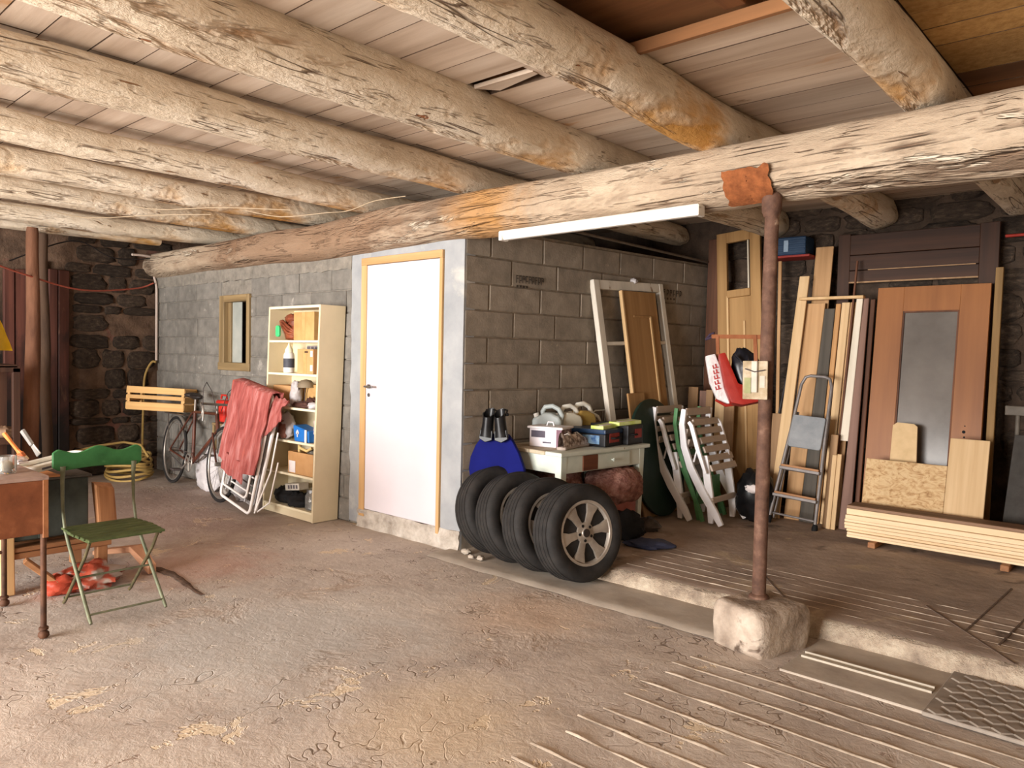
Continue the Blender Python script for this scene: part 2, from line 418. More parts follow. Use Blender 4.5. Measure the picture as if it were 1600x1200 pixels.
# ---- chequer steel plate
pr = thing('tread_plate', 'grey diamond-pattern metal floor plate at the foot of the step', 'metal plate', (0, 0, 0))
m_plate = mat('worn_tread_metal', [(0.3, (132, 122, 112)), (0.7, (164, 152, 139))], scale=8, detail=8, rough=0.7, metal=0.1, bump=0.2)
MB().add([(-0.77, 3.41, 0), (0.6, 3.41, 0), (0.6, 3.97, 0), (-0.77, 3.97, 0), (-0.77, 3.41, .018), (0.6, 3.41, .018), (0.6, 3.97, .018), (-0.77, 3.97, .018)],
         [(0, 3, 2, 1), (4, 5, 6, 7), (0, 1, 5, 4), (1, 2, 6, 5), (2, 3, 7, 6), (3, 0, 4, 7)]).build('plate', m_plate, pr, bevel=0.003)
b = MB()
for i in range(18):
    for j in range(8):
        cx = -0.72 + i * 0.075 + (j % 2) * 0.0375; cy = 3.445 + j * 0.07
        if cx > 0.57: continue
        w, h = 0.042, 0.034
        b.add([(cx - w, cy, .018), (cx, cy - h, .018), (cx + w, cy, .018), (cx, cy + h, .018), (cx - w * .8, cy, .023), (cx, cy - h * .8, .023), (cx + w * .8, cy, .023), (cx, cy + h * .8, .023)],
              [(0, 1, 5, 4), (1, 2, 6, 5), (2, 3, 7, 6), (3, 0, 4, 7), (4, 5, 6, 7)])
o = b.build('tread_pattern', m_plate, pr); o['kind'] = 'stuff'

# ---- block wall with the door
ZT = 2.30
XL, XC, YA = -9.12, -3.93, 3.83
DX0, DX1, DZ0, DZ1 = -5.125, -4.14, 0.145, 2.215      # frame outer
WX0, WX1, WZ0, WZ1 = -7.56, -6.95, 1.26, 2.00           # window outer
core = MB()
def wallbox(x0, x1, z0, z1, y0=YA + 0.012, y1=YA + 0.20): core.span((x0, y0, z0), (x1, y1, z1))
wallbox(XL, WX0, 0, 2.27); wallbox(WX0, WX1, 0, WZ0); wallbox(WX0, WX1, WZ1, 2.27); wallbox(WX1, DX0, 0, 2.27)
wallbox(DX0, DX1, DZ1, 2.27); wallbox(DX1, XC - .01, 0, 2.27); wallbox(DX0, DX1, 0, DZ0)
wallA = structure(core.build('wall_partition', m_mortar), 'grey concrete block partition wall holding the white door', 'wall')
CH = 0.197
def block(parent, x0, x1, z0, z1, m, y=YA, depth=0.03):
    b = MB(); b.span((x0 + .004, y + rnd.uniform(-.003, .003), z0 + .004), (x1 - .004, y + depth, z1 - .004))
    return b.build('block', m, parent, bevel=0.006)
PX0 = -5.28
for k in range(11):
    z0, z1 = k * CH, min((k + 1) * CH, 2.17)
    x = XL - (0.25 if k % 2 else 0) + rnd.uniform(-.03, .03)
    while x < PX0:
        x1 = x + 0.5 + rnd.uniform(-.03, .03)
        a, c = max(x, XL), min(x1, PX0)
        segs = [(a, c)]
        if z1 > WZ0 + .02 and z0 < WZ1 - .02:
            segs = [(s0, s1) for s0, s1 in ((a, min(c, WX0)), (max(a, WX1), c)) if s1 - s0 > 0.03]
        for s0, s1 in segs:
            if s1 - s0 > 0.03: block(wallA, s0, s1, z0, z1, m_block)
        x = x1
# rendered border around the door and the mortar band below the girder
def rough_panel(x0, x1, z0, z1, name, m, y=YA - 0.004, amp=(0, 0, 0, 0), n=24):
    b = MB()
    def fn(u, v):
        x = x0 + (x1 - x0) * u; z = z0 + (z1 - z0) * v
        e = (amp[0] * nz3(z * 9, 3) * (1 - u)) + (amp[1] * nz3(z * 9, 8) * u)
        f = (amp[2] * nz3(x * 9, 5) * (1 - v)) + (amp[3] * nz3(x * 9, 1) * v)
        return (x + e, y + 0.002 * nz3(x * 6, z * 6), z + f)
    b.grid(fn, n, n)
    return b.build(name, m, wallA, solid=-0.02, smooth=40)
rough_panel(PX0, DX0, 0.02, 2.30, 'render_panel', m_render, amp=(.03, 0, 0, .03))
rough_panel(DX1, XC, 0.12, 2.31, 'render_panel', m_render, amp=(0, 0, .0, .02))
rough_panel(DX0, DX1, DZ1, 2.31, 'render_panel', m_render, amp=(0, 0, 0, .03))
rough_panel(XL, PX0, 2.145, 2.30, 'mortar_band', m_mortar, y=YA - 0.010, amp=(0, 0, .015, .03), n=60)
# broken sill below the door
b = MB()
def fn(u, v):
    x = DX0 - .02 + (XC - DX0 + .02) * u
    return (x, YA - 0.012 - 0.02 * nz3(x * 5, v * 4, 2) - 0.015 * (1 - v), -0.01 + 0.155 * v + 0.008 * nz3(x * 7, 3) * v)
b.grid(fn, 60, 10)
b.build('rubble_sill', mat('broken_sill_mortar', [(0.3, (140, 128, 116)), (0.55, (186, 176, 164)), (0.75, (212, 204, 194))], scale=9, detail=11, rough=1, bump=0.9, bscale=18, bdist=0.02), wallA, solid=-0.03, smooth=40)
# end face of the partition corner
b = MB(); b.span((XC - .012, YA - 0.002, 0.0), (XC, YA + 0.11, 2.33)); b.build('corner_render', m_render, wallA, bevel=0.003)

# ---- the white door
dr = bpy.data.objects.new('door_1', None); COL.objects.link(dr); structure(dr, 'plain white flush door in a pine frame', 'door')
dr.location = (-5.05, YA - 0.02, 0.145)
W, Hh = 0.872, 2.008
b = MB(); b.span((0, 0, 0.004), (W, 0.035, Hh)); lf = b.build('leaf', m_whiteframe, dr, bevel=0.004)
b = MB(); b.span((-0.075, -0.004, -0.06), (-0.003, 0.06, Hh + 0.004)); b.build('jamb', m_pine_z, dr, bevel=0.003)
b = MB(); b.span((W + 0.003, -0.004, -0.05), (W + 0.035, 0.06, Hh + 0.004)); b.build('jamb', m_pine_z, dr, bevel=0.003)
b = MB(); b.span((-0.075, -0.006, Hh + 0.004), (W + 0.035, 0.06, Hh + 0.062)); b.build('head_jamb', m_pine_x, dr, bevel=0.003)
hd = MB(); hd.box((0.045, -0.004, 1.02), (0.035, 0.008, 0.035)); hd.tube([(0.045, -0.005, 1.02), (0.045, -0.05, 1.02), (0.06, -0.055, 1.02), (0.15, -0.055, 1.018)], 0.009, 8)
hd.build('door_handle', m_steel, dr, smooth=40)
kh = MB(); kh.lathe([(0.016, 0), (0.016, 0.006), (0.006, 0.006), (0.005, 0.001)], 14, Matrix.Translation((0.045, -0.0, 0.95)) @ Matrix.Rotation(math.pi / 2, 4, 'X')); kh.build('keyhole_rosette', m_steel, dr, smooth=40)

# ---- small window in the block wall
wd = bpy.data.objects.new('window_1', None); COL.objects.link(wd); structure(wd, 'small wooden window set in the block wall', 'window')
m_oldwood = wood('weathered_window_wood', (112, 92, 62), (158, 134, 96), 'z', rand=0.15)
m_oldwoodx = wood('weathered_window_wood_x', (112, 92, 62), (158, 134, 96), 'x', rand=0.15)
for (x0, x1, z0, z1, mm, nm) in ((WX0, WX0 + .10, WZ0, WZ1, m_oldwood, 'frame_stile'), (WX1 - .055, WX1, WZ0, WZ1, m_oldwood, 'frame_stile'), (WX0, WX1, WZ1 - .07, WZ1, m_oldwoodx, 'frame_rail'), (WX0 - .02, WX1 + .01, WZ0 - .03, WZ0 + .05, m_oldwoodx, 'frame_rail')):
    b = MB(); b.span((x0, YA - 0.022, z0), (x1, YA + 0.09, z1)); b.build(nm, mm, wd, bevel=0.006, jitter=0.004)
b = MB(); b.span((WX0 + .10, YA + .03, WZ0 + .05), (WX0 + .155, YA + .07, WZ1 - .07)); b.build('casement_stile', m_oldwood, wd, bevel=0.004)
b = MB(); b.span((WX0 + .155, YA + .05, WZ0 + .05), (WX0 + .345, YA + .056, WZ1 - .07))
b.build('pane', mat('dusty_window_glass', [(0.3, (150, 154, 148)), (0.7, (178, 180, 172))], scale=4, rough=0.35, bump=0), wd)
# ---- block wall running back from the corner
LB = 3.1; ANG = math.radians(6)
wb = MB(); wb.span((-0.2, 0.012, 0), (-0.012, LB, 2.38)); 
wallB = structure(wb.build('wall_partition_side', m_mortarB), 'brownish concrete block wall running back behind the tyres and table', 'wall')
wallB.location = (XC, YA, 0); wallB.rotation_euler = (0, 0, -ANG)
for k in range(12):
    z0, z1 = k * CH, (k + 1) * CH
    y = 0.02 - (0.26 if k % 2 else 0.02)
    while y < LB - .02:
        y1 = y + 0.5 + rnd.uniform(-.05, .05)
        a, c = max(y, 0.005), min(y1, LB)
        if c - a > 0.04:
            b = MB(); d = rnd.uniform(-.002, .003)
            b.span((-0.03, a + .005, z0 + .004), (d, c - .005, z1 - .005)); b.build('block', m_blockB, wallB, bevel=0.007, jitter=0.003)
        y = y1
# faded stamped marking on two blocks (an illegible row of dark strokes)
m_ink = flat('faded_ink', (66, 58, 50), rough=0.9)
for (yy, zz, wd_, n) in ((0.50, 2.0, 0.30, 9), (2.35, 2.03, 0.30, 6)):
    b = MB()
    for i in range(n):
        y = yy + wd_ * i / n
        b.box((0.0045, y, zz + .03), (0.001, 0.007, 0.06)); b.box((0.0045, y + .012, zz + .055), (0.001, 0.017, 0.008))
        b.box((0.0045, y + .012, zz + (.02 if i % 2 else .035)), (0.001, 0.017, 0.008))
        if i % 3: b.box((0.0045, y + .022, zz + .04), (0.001, 0.007, 0.03))
        b.box((0.0045, y + .012, zz - .025), (0.001, 0.02, 0.018)) if i < 4 else None
    b.build('stamp', m_ink, wallB)
b = MB(); b.tube([(0.03, 0.9, 2.47), (0.03, LB - .1, 2.40)], 0.012, 8); tag(b.build('ceiling_pipe', flat('dull_grey_pipe', (96, 84, 72)), smooth=60), 'thin pipe along the top of the brownish block wall', 'pipe')
o = bpy.data.objects['ceiling_pipe']; o.location = (XC, YA, 0); o.rotation_euler = (0, 0, -ANG)

# ---- rubble stone walls
def stone_wall(name, label, axis, pos, u0, u1, z1, regions, size, seed, sgn, mj=None):
    """axis 'x': wall plane at X=pos, running along Y; axis 'y': plane at Y=pos, running along X. sgn: side facing the room"""
    r = random.Random(seed)
    b = MB()
    th = 0.35 * sgn
    if axis == 'x': b.span((pos - th, u0, 0), (pos, u1, z1))
    else: b.span((u0, pos - th, 0), (u1, pos, z1))
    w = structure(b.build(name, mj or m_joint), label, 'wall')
    protos = []
    for i in range(7):
        mb = MB(); mb.blob((0, 0, 0), (0.5, 0.5, 0.5), amp=0.22, freq=2.2, seed=seed + i, nu=12, nv=8, power=0.55)
        p = mb.build('stone', m_stone, smooth=70); protos.append(p)
    cnt = 0
    for (a, c, za, zb) in regions:
        z = za
        while z < zb:
            h = r.uniform(*size) * 0.55
            u = a + r.uniform(-.1, 0)
            while u < c:
                l = r.uniform(*size) * 1.15
                if r.random() < 0.86:
                    d = r.uniform(0.05, 0.10)
                    hh = h * r.uniform(.78, 1.0)
                    loc = (pos + 0.0 * sgn, u + l / 2, z + h / 2) if axis == 'x' else (u + l / 2, pos, z + h / 2)
                    sc = (d, l * .90, hh) if axis == 'x' else (l * .90, d, hh)
                    src = protos[cnt % 7]
                    if cnt < 7: src.parent = w; src.location = loc; src.scale = sc
                    else: share(src, 'stone', w, loc, (0, 0, 0), sc)
                    cnt += 1
                u += l
            z += h
    return w
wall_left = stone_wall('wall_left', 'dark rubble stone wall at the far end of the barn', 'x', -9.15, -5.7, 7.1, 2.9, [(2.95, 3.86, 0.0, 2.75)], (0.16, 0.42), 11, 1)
wall_back = stone_wall('wall_back', 'dark rubble stone wall behind the leaning timber', 'y', 6.92, -9.4, 3.3, 2.9, [(-3.45, 0.1, 0.35, 2.85)], (0.2, 0.46), 23, -1, m_jointback)
# red-stained upright planks on the far wall
yy = 2.28
for i in range(6):
    w = rnd.uniform(.09, .14)
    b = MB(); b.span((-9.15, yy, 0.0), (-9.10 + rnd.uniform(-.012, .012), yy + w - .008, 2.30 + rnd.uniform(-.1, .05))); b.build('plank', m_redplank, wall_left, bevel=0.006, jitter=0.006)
    yy += w
b = MB(); b.span((3.15, -5.7, 0), (3.4, 7.1, 2.9)); m_fillwall = mat('pale_fill_plaster', [(0.3, (196, 182, 162)), (0.7, (222, 210, 192))], scale=2.5, detail=9, rough=.95, bump=.3)  # unseen walls given pale plaster to bounce fill light into the room
structure(b.build('wall_right', m_fillwall), 'plastered stone wall on the right side of the barn', 'wall')
b = MB()
b.span((-9.4, -5.8, 0), (-6.1, -5.45, 2.9)); b.span((-1.1, -5.8, 0), (3.4, -5.45, 2.9)); b.span((-6.1, -5.8, 2.7), (-1.1, -5.45, 2.9))
structure(b.build('wall_front', m_fillwall), 'stone wall with the wide barn doorway behind the camera', 'wall')

# ---- ceiling: boards above the joists
b = MB(); b.span((-9.4, -5.8, 2.90), (3.4, 7.1, 2.96))
ceil = structure(b.build('ceiling', m_bareplank), 'limewashed plank ceiling laid over round log joists', 'ceiling')
ZC = 2.815
m_grime = flat('seam_grime', (84, 66, 52), rough=1.0)
def grime(o):        # old dirt caked in the seams between boards
    o.data.materials.append(m_grime)
    for p in o.data.polygons:
        if abs(p.normal.y) > .55 or abs(p.normal.x) > .55: p.material_index = 1
y = -1.2
cuts = [-9.15, -7.4, -5.0, -2.95, -1.97, -0.89, 1.2, 3.2]
row = 0
while y < 6.95:
    w = rnd.uniform(.165, .225)
    j = row % 2
    xs = [-9.15, -6.95 if j else -6.0, -3.85 if j else -5.0, -2.95, -1.97, -0.89, 3.2]
    for a, c in zip(xs[:-1], xs[1:]):
        m = m_ceilplank
        if a >= -2.0 and c <= -0.8 and 2.1 < y + w / 2 < 2.84: continue      # bay left open to the boards above
        if a >= -0.9: m = m_yelplank if y < 3.9 else (m_bareplank if y < 4.3 else m_ceilplank)
        if a < -2.9 and c > -3.0: pass
        x0, x1 = a + .003, c - .003
        dz = rnd.uniform(-.001, .002)
        if abs(a + 2.95) < .01 and 2.62 < y + w / 2 < 2.84: x0 = -2.43      # broken board
        b = MB(); b.span((x0, y + .0012, ZC + dz), (x1, y + w - .0016, ZC + .028 + dz)); o = b.build('plank', m, ceil, bevel=0.0015, jitter=0.0015); grime(o)
    y += w; row += 1
b = MB(); b.span((-1.95, 2.84, 2.775), (-0.92, 2.87, 2.83)); b.build('batten', m_bareplank, ceil, bevel=.003)
b = MB(); b.span((-1.45, 2.0, 2.84), (-1.36, 2.84, 2.895)); b.build('batten', wood('brown_batten', (104, 66, 40), (148, 100, 62), 'y'), ceil, bevel=.003)
b = MB(); b.add([(-2.80, 2.77, ZC - .01), (-2.42, 2.79, ZC - .004), (-2.42, 2.83, ZC - .004), (-2.70, 2.86, ZC - .015), (-2.80, 2.77, ZC + .012), (-2.42, 2.79, ZC + .018), (-2.42, 2.83, ZC + .018), (-2.70, 2.86, ZC + .008)],
        [(0, 1, 2, 3), (7, 6, 5, 4), (0, 4, 5, 1), (1, 5, 6, 2), (2, 6, 7, 3), (3, 7, 4, 0)]); b.build('broken_plank', m_ceilplank, ceil)

# ---- logs
def log(name, p0, p1, r0, r1, seed, m, wob=0.02, hewn=0.8, nr=110, seg=30, rough=0.07):
    p0 = Vector(p0); p1 = Vector(p1); L = (p1 - p0).length
    vs = []; fs = []; s = seed * 7.3
    for i in range(nr + 1):
        t = i / nr; x = L * t
        cy = wob * nz3(x * 0.8, s) ; cz = wob * nz3(x * 0.8, s + 40)
        R = r0 + (r1 - r0) * t
        bul = 1 + 0.07 * nz3(x * 1.1, s + 9)
        for k in range(seg):
            a = 2 * math.pi * k / seg
            # softly squared section
            n = 2 + 2.0 * hewn
            q = (abs(math.cos(a + .3)) ** n + abs(math.sin(a + .3)) ** n) ** (-1 / n)
            rr = R * .955 * bul * (1 + (q - 1) * 0.7) * (1 + rough * nz3(x * 1.6, math.cos(a) * 1.5 + s, math.sin(a) * 1.5) + rough * 0.45 * nz3(x * 5, math.cos(a) * 3.5, math.sin(a) * 3.5 + s) + 0.012 * nz3(x * 2, math.cos(a) * 12 + s, math.sin(a) * 12))
            if i in (0, nr): rr *= 0.9
            vs.append((x, cy + rr * math.cos(a), cz + rr * math.sin(a)))
    for i in range(nr):
        for k in range(seg):
            fs.append((i * seg + k, i * seg + (k + 1) % seg, (i + 1) * seg + (k + 1) % seg, (i + 1) * seg + k))
    fs.append(tuple(reversed(range(seg)))); fs.append(tuple(range(nr * seg, (nr + 1) * seg)))
    o = MB().add(vs, fs).build(name, m, smooth=50)
    d = (p1 - p0).normalized(); z = Vector((0, 0, 1)) if abs(d.z) < .9 else Vector((0, -1, 0))
    y = z.cross(d).normalized(); z = d.cross(y)
    M = Matrix((d, y, z)).transposed().to_4x4(); M.translation = p0
    o.matrix_world = M
    return o
JO = [(-0.86, -0.99, .115, 'thick limewashed log joist nearest the right edge, above the pole', 0), (-1.93, -1.98, .125, 'thick limewashed log joist ending above the pole and rust patch', 1),
      (-2.88, -2.92, .135, 'thickest limewashed log joist crossing the ceiling towards the strip light', 0), (-3.80, -3.90, .105, 'limewashed log joist with a long split, meeting the girder above the door', 0),
      (-4.98, -5.05, .090, 'pale log joist beside the dark ceiling gap, fifth from the right', 0), (-6.0, -6.0, .095, 'log joist with yellow-brown flaking limewash, sixth from the right', 1),
      (-6.97, -7.0, .088, 'ochre log joist, seventh from the right, a pale wire hanging below', 1), (-8.10, -8.12, .080, 'slender pale log joist, farthest towards the stone end wall', 0)]
for i, (xa, xb, r, lab, warm) in enumerate(JO):
    zc = 2.585 + r
    o = log('ceiling_joist', (xa - (xb - xa) * .2, -5.3, zc), (xb - (xb - xa) * 0 + (xb - xa) * .3, 6.9, zc), r * 1.06, r * .98, i + 1, m_logwarm if warm else m_log, wob=.03, nr=150)
    tag(o, lab, 'beam', 'log ceiling joists')
b = log('ceiling_joist', (-8.75, -5.3, 2.66), (-8.75, 3.7, 2.66), .06, .06, 15, m_logwarm, wob=.02); tag(b, 'thin grey-brown log joist tight against the stone end wall', 'beam', 'log ceiling joists')
g = log('girder', (-9.3, 3.81, 2.40), (3.1, 3.81, 2.44), .135, .185, 31, m_girder, wob=.035, nr=180, seg=36, hewn=.8)
tag(g, 'long thick log girder spanning the room above the door and pole', 'beam')
# rusty painted patch around the pole head, following the girder
gi = g.matrix_world.inverted()
b = MB()
def fn(u, v):
    x = -1.84 + .25 * u + 0.02 * nz3(v * 6, 4) * (1 if u > .5 else -1)
    a = math.radians(180 + 8 + 62 * v + 6 * nz3(u * 6, 7) * (1 if v in (0, 1) else .2))
    R = .199
    return tuple(gi @ Vector((x, 3.81 + R * math.cos(a), 2.435 + R * math.sin(a))))
b.grid(fn, 24, 16); b.build('rust_patch', m_rustorange, g, smooth=50)

# ---- pole on its stone block
ft = MB()
ft.blob((0, 0, 0.10), (0.165, 0.20, 0.12), amp=0.07, freq=2.3, seed=4, nu=36, nv=24, power=0.27)
o = ft.build('footing_stone', mat('weathered_granite', [(0.3, (124, 108, 94)), (0.55, (176, 160, 144)), (0.75, (204, 192, 176))], scale=6, detail=11, rough=0.95, bump=0.8, bscale=14, bdist=0.02, patches=[((92, 76, 64), 4, 0.6, 0.06, (1, 1, 1))]), smooth=60)
place(o, (-1.59, 3.70, 0.0), (0, 0, math.radians(-16))); tag(o, 'rough block of stone under the rusty pole', 'stone')
pl = thing('support_pole', 'rusty steel pole standing on the stone block under the girder', 'pole', (-1.62, 3.74, 0.21))
b = MB(); b.tube([(0, 0, 0), (0, 0, 1.0), (0.003, 0, 2.0)], .035, 18); b.build('shaft', m_rust, pl, smooth=50)
b = MB(); b.lathe([(.055, -.005), (.05, .02), (.036, .03)], 18); b.build('base_collar', m_rust, pl, smooth=40)
b = MB(); b.lathe([(.036, 1.96), (.048, 1.99), (.05, 2.06), (.044, 2.08)], 18); b.build('head_collar', m_rust, pl, smooth=40)

# ---- strip light under the girder
sl = thing('strip_light', 'long white unlit strip light fixed under the girder', 'light fixture', (-2.72, 3.70, 2.235), (0, math.radians(-.4), 0))
b = MB(); b.box((0, 0, .018), (1.46, .075, .03)); b.build('housing', flat('white_enamel', (232, 228, 220), rough=.4, var=3), sl, bevel=.006)
b = MB(); b.add([(x, y, z) for x in (-.70, .70) for y, z in ((-.032, .004), (.032, .004), (.02, -.026), (-.02, -.026))], [(0, 1, 2, 3), (7, 6, 5, 4), (0, 4, 5, 1), (1, 5, 6, 2), (2, 6, 7, 3), (3, 7, 4, 0)])
b.build('diffuser', flat('opal_diffuser', (240, 236, 228), rough=.3, var=2), sl, bevel=.004)
for s in (-1, 1):
    b = MB(); b.box((s * .715, 0, -.004), (.03, .072, .05)); b.build('end_cap', flat('white_enamel', (232, 228, 220)), sl, bevel=.004)
# ================================================================== BOOKCASE AND WHAT IT HOLDS
m_cream = flat('cream_laminate', (220, 205, 172), rough=0.55, var=5, scale=4)
m_creamedge = flat('cream_edge', (240, 228, 196), rough=0.5, var=4)
BX0, BX1, BY0, BY1, BH = -6.235, -5.43, 3.565, 3.815, 1.83
RACK = 0.046
def rackM(): 
    M = Matrix.Identity(4); M[0][2] = RACK; return M
bk = thing('bookcase', 'tall cream bookcase with five open shelves standing against the block wall', 'bookcase', (BX0, BY0, 0))
bw, bd = BX1 - BX0, BY1 - BY0
SH = rackM()
for x in (0, bw - .022):
    b = MB(); b.span((x, 0, 0), (x + .022, bd, BH), SH); b.build('side_panel', m_cream, bk, bevel=.002)
b = MB(); b.span((.022, bd - .008, .06), (bw - .022, bd, BH), SH); b.build('back_panel', m_cream, bk)
b = MB(); b.span((.022, 0, BH - .022), (bw - .022, bd, BH), SH); b.build('top_panel', m_creamedge, bk, bevel=.002)
SZ = [.085, .38, .665, .955, 1.25, 1.535]
for z in SZ:
    b = MB(); b.span((.022, 0.002, z - .02), (bw - .022, bd - .01, z), SH); b.build('shelf', m_creamedge, bk, bevel=.002)
b = MB(); b.span((.022, 0.01, 0), (bw - .022, .028, .065), SH); b.build('plinth', m_cream, bk, bevel=.002)
def BC(u, d, z): return (BX0 + u + RACK * z, BY0 + d, z)
m_card = mat('cardboard', [(0.3, (186, 138, 88)), (0.7, (208, 162, 112))], scale=5, rough=.8, rand=.12, bump=.05)
m_card2 = mat('worn_tan_cardboard', [(0.3, (176, 134, 80)), (0.7, (206, 168, 112))], scale=5, rough=.85, bump=.1)
def carton(label, u0, u1, d0, d1, z, h, m=m_card, open_top=False, seam=True, cat='box'):
    t = thing('cardboard_box', label, cat, BC((u0 + u1) / 2, (d0 + d1) / 2, z + .001), group='boxes in the bookcase')
    w, d = u1 - u0, d1 - d0
    b = MB()
    if open_top:
        T = .006
        b.span((-w / 2, -d / 2, 0), (w / 2, d / 2, T)); b.span((-w / 2, -d / 2, 0), (w / 2, -d / 2 + T, h)); b.span((-w / 2, d / 2 - T, 0), (w / 2, d / 2, h))
        b.span((-w / 2, -d / 2, 0), (-w / 2 + T, d / 2, h)); b.span((w / 2 - T, -d / 2, 0), (w / 2, d / 2, h))
    else: b.box((0, 0, h / 2), (w, d, h))
    b.build('body', m, t, bevel=.003)
    if seam:
        b = MB(); b.box((0, -d / 2 - .001, h / 2), (.05 if w > .2 else .03, .002, h * .98)); b.build('tape_strip', flat('packing_tape', (196, 158, 104), rough=.35), t)
    return t, w, d, h
t, w, d, h = carton('large tan cardboard box on the top shelf of the bookcase', .37, .68, .03, .23, SZ[5], .24, m_card2)
t, w, d, h = carton('upright orange-brown cardboard box beside the white bottle', .46, .70, .02, .17, SZ[4], .21)
for zz in (.03, .15):
    b = MB(); b.box((w / 2 - .02, -d / 2 - .002, zz + .02), (.035, .002, .05)); b.build('white_label', flat('white_paper', (232, 222, 220)), t)
b = MB(); b.box((.02, -d / 2 - .002, .185), (.05, .001, .012)); b.build('printed_mark', flat('black_print', (60, 44, 36)), t)
t, w, d, h = carton('small orange-brown box on a white tray, third shelf of the bookcase', .04, .34, .05, .22, SZ[3] + .03, .15, seam=False)
b = MB(); b.box((0, -.01, -.015), (.32, .2, .03)); b.build('white_tray', flat('white_paper', (232, 222, 220)), t, bevel=.004)
carton('brown cardboard box tucked at the back right of the third shelf', .46, .72, .11, .23, SZ[3], .20, m_card2, seam=False)
t, w, d, h = carton('open cardboard box with a pale handle on the second lowest shelf', .37, .76, .02, .22, SZ[1], .19, open_top=True, seam=False)
b = MB(); b.box((-w / 2 + .07, -d / 2 - .002, .06), (.1, .002, .1)); b.build('white_label', flat('white_paper', (232, 222, 220)), t)
b = MB(); b.tube([(-.11, -.04, .16), (-.11, -.04, .26), (-.08, -.05, .22), (.04, -.06, .205), (.10, -.05, .235)], .013, 8); b.build('pale_handle', flat('cream_plastic', (226, 196, 132)), t, smooth=50)
b = MB(); b.blob((.06, .02, .17), (.09, .07, .05), .3, 3, 5); b.build('grey_content', flat('dull_grey_rag', (112, 106, 96), var=25), t, smooth=60)
# leather bag on top shelf with green tag
t = thing('leather_bag', 'crumpled reddish-brown leather bag on the top shelf', 'bag', BC(.22, .11, SZ[5] + .001), group=None)
m_leather = mat('reddish_leather', [(0.3, (92, 42, 28)), (0.7, (156, 84, 54))], scale=9, rough=.45, bump=.3)
b = MB(); b.blob((.02, 0, .09), (.12, .07, .10), .35, 2.4, 3, 24, 16, zmin=0); b.build('bag_body', m_leather, t, smooth=70)
b = MB()
for k in range(3): b.tube([(-.16 + .02 * k, -.02 - .01 * k, .17 - .012 * k), (-.04, -.07, .17 - .03 * k), (.06, -.08, .12 - .03 * k), (.12, -.04, .07 - .01 * k)], .012, 8)
b.build('strap', m_leather, t, smooth=60)
b = MB(); b.blob((0.03, -.01, .19), (.09, .06, .045), .3, 3, 8); b.build('flap', m_leather, t, smooth=60)
b = MB(); b.prism(rounded(.06, .10, .02), .02, Matrix.Translation((-.10, -.08, .08))); tagp = b.build('green_tag', flat('bright_green_plastic', (70, 196, 120), rough=.4), t, bevel=.003)
# white glue bottle
t = thing('squeeze_bottle', 'white plastic squeeze bottle with a dark label and pointed cap', 'bottle', BC(.25, .07, SZ[4] + .001))
b = MB(); b.lathe([(0, 0), (.045, 0), (.048, .01), (.048, .15), (.04, .175), (.022, .185)], 20); b.build('bottle_body', flat('white_plastic', (236, 232, 224), rough=.35, var=3), t, smooth=40)
b = MB(); b.lathe([(.036, .178), (.036, .20), (.012, .24), (.006, .262), (0, .264)], 20); b.build('cap', flat('ivory_cap', (236, 230, 200), rough=.4), t, smooth=40)
b = MB(); b.lathe([(.0488, .045), (.0488, .125)], 20); b.build('dark_label', flat('dark_label', (74, 76, 84)), t, smooth=40)
# grey cassette of drawers behind
t = thing('organiser_box', 'grey compartment organiser behind the upright box on the second shelf', 'organiser', BC(.55, .2, SZ[4] + .001))
b = MB(); b.box((0, 0, .12), (.36, .06, .24)); b.build('casing', flat('grey_plastic', (142, 132, 132)), t, bevel=.004)
for k in range(6):
    b = MB(); b.box((-.15 + .06 * k, -.032, .205), (.032, .006, .055)); b.build('compartment', flat('dark_grey_plastic', (92, 86, 90)), t)
b = MB(); b.tube(arc_pts := [(-.10 + .05 * math.cos(a), -.06, .07 + .05 * math.sin(a)) for a in [math.radians(40 + 20 * k) for k in range(13)]], .008, 8); b.build('cable_loop', flat('dark_cable', (70, 62, 60)), t, smooth=60)
b = MB(); b.tube([(-.02, -.08, .13), (.06, -.07, .20), (.12, -.07, .225), (.17, -.05, .22)], .012, 8); b.build('dark_tool', flat('dark_cable', (70, 62, 60)), t, smooth=60)
# third shelf: white carrier bag, lamp shade, dark shoe-like bundle
def bag(name, label, cat, loc, parts, group=None):
    t = thing(name, label, cat, loc, group=group)
    for nm, args, m in parts:
        b = MB(); b.blob(*args[0], **args[1]); b.build(nm, m, t, smooth=70)
    return t
m_plastic = mat('thin_white_plastic', [(0.3, (176, 170, 170)), (0.7, (212, 206, 206))], scale=8, rough=.45, bump=.9, bscale=9, bdist=.02)
bag('carrier_bag', 'crumpled white plastic bag in the middle of the third shelf', 'bag', BC(.40, .06, SZ[3] + .001), [('bag_body', (((0, 0, .11), (.055, .05, .12)), dict(amp=.3, freq=3, seed=2, zmin=0)), m_plastic)])
t = thing('desk_lamp', 'small dark desk lamp with a domed shade on the third shelf', 'lamp', BC(.50, .08, SZ[3] + .001))
b = MB(); b.lathe([(.0, 0), (.05, 0), (.05, .012), (.01, .018)], 18); b.build('base', flat('dark_lamp_metal', (74, 60, 48), rough=.4), t, smooth=40)
b = MB(); b.tube([(0, 0, .015), (-.01, .01, .12), (.02, 0, .19)], .006, 8); b.build('stem', flat('dark_lamp_metal', (74, 60, 48)), t, smooth=60)
b = MB(); b.lathe([(.075, .175), (.07, .205), (.045, .235), (.0, .245)], 20, Matrix.Translation((.02, 0, 0))); b.build('lamp_shade', mat('smoked_shade', [(0.3, (120, 106, 88)), (0.7, (160, 146, 122))], rough=.3), t, smooth=60, solid=.003)
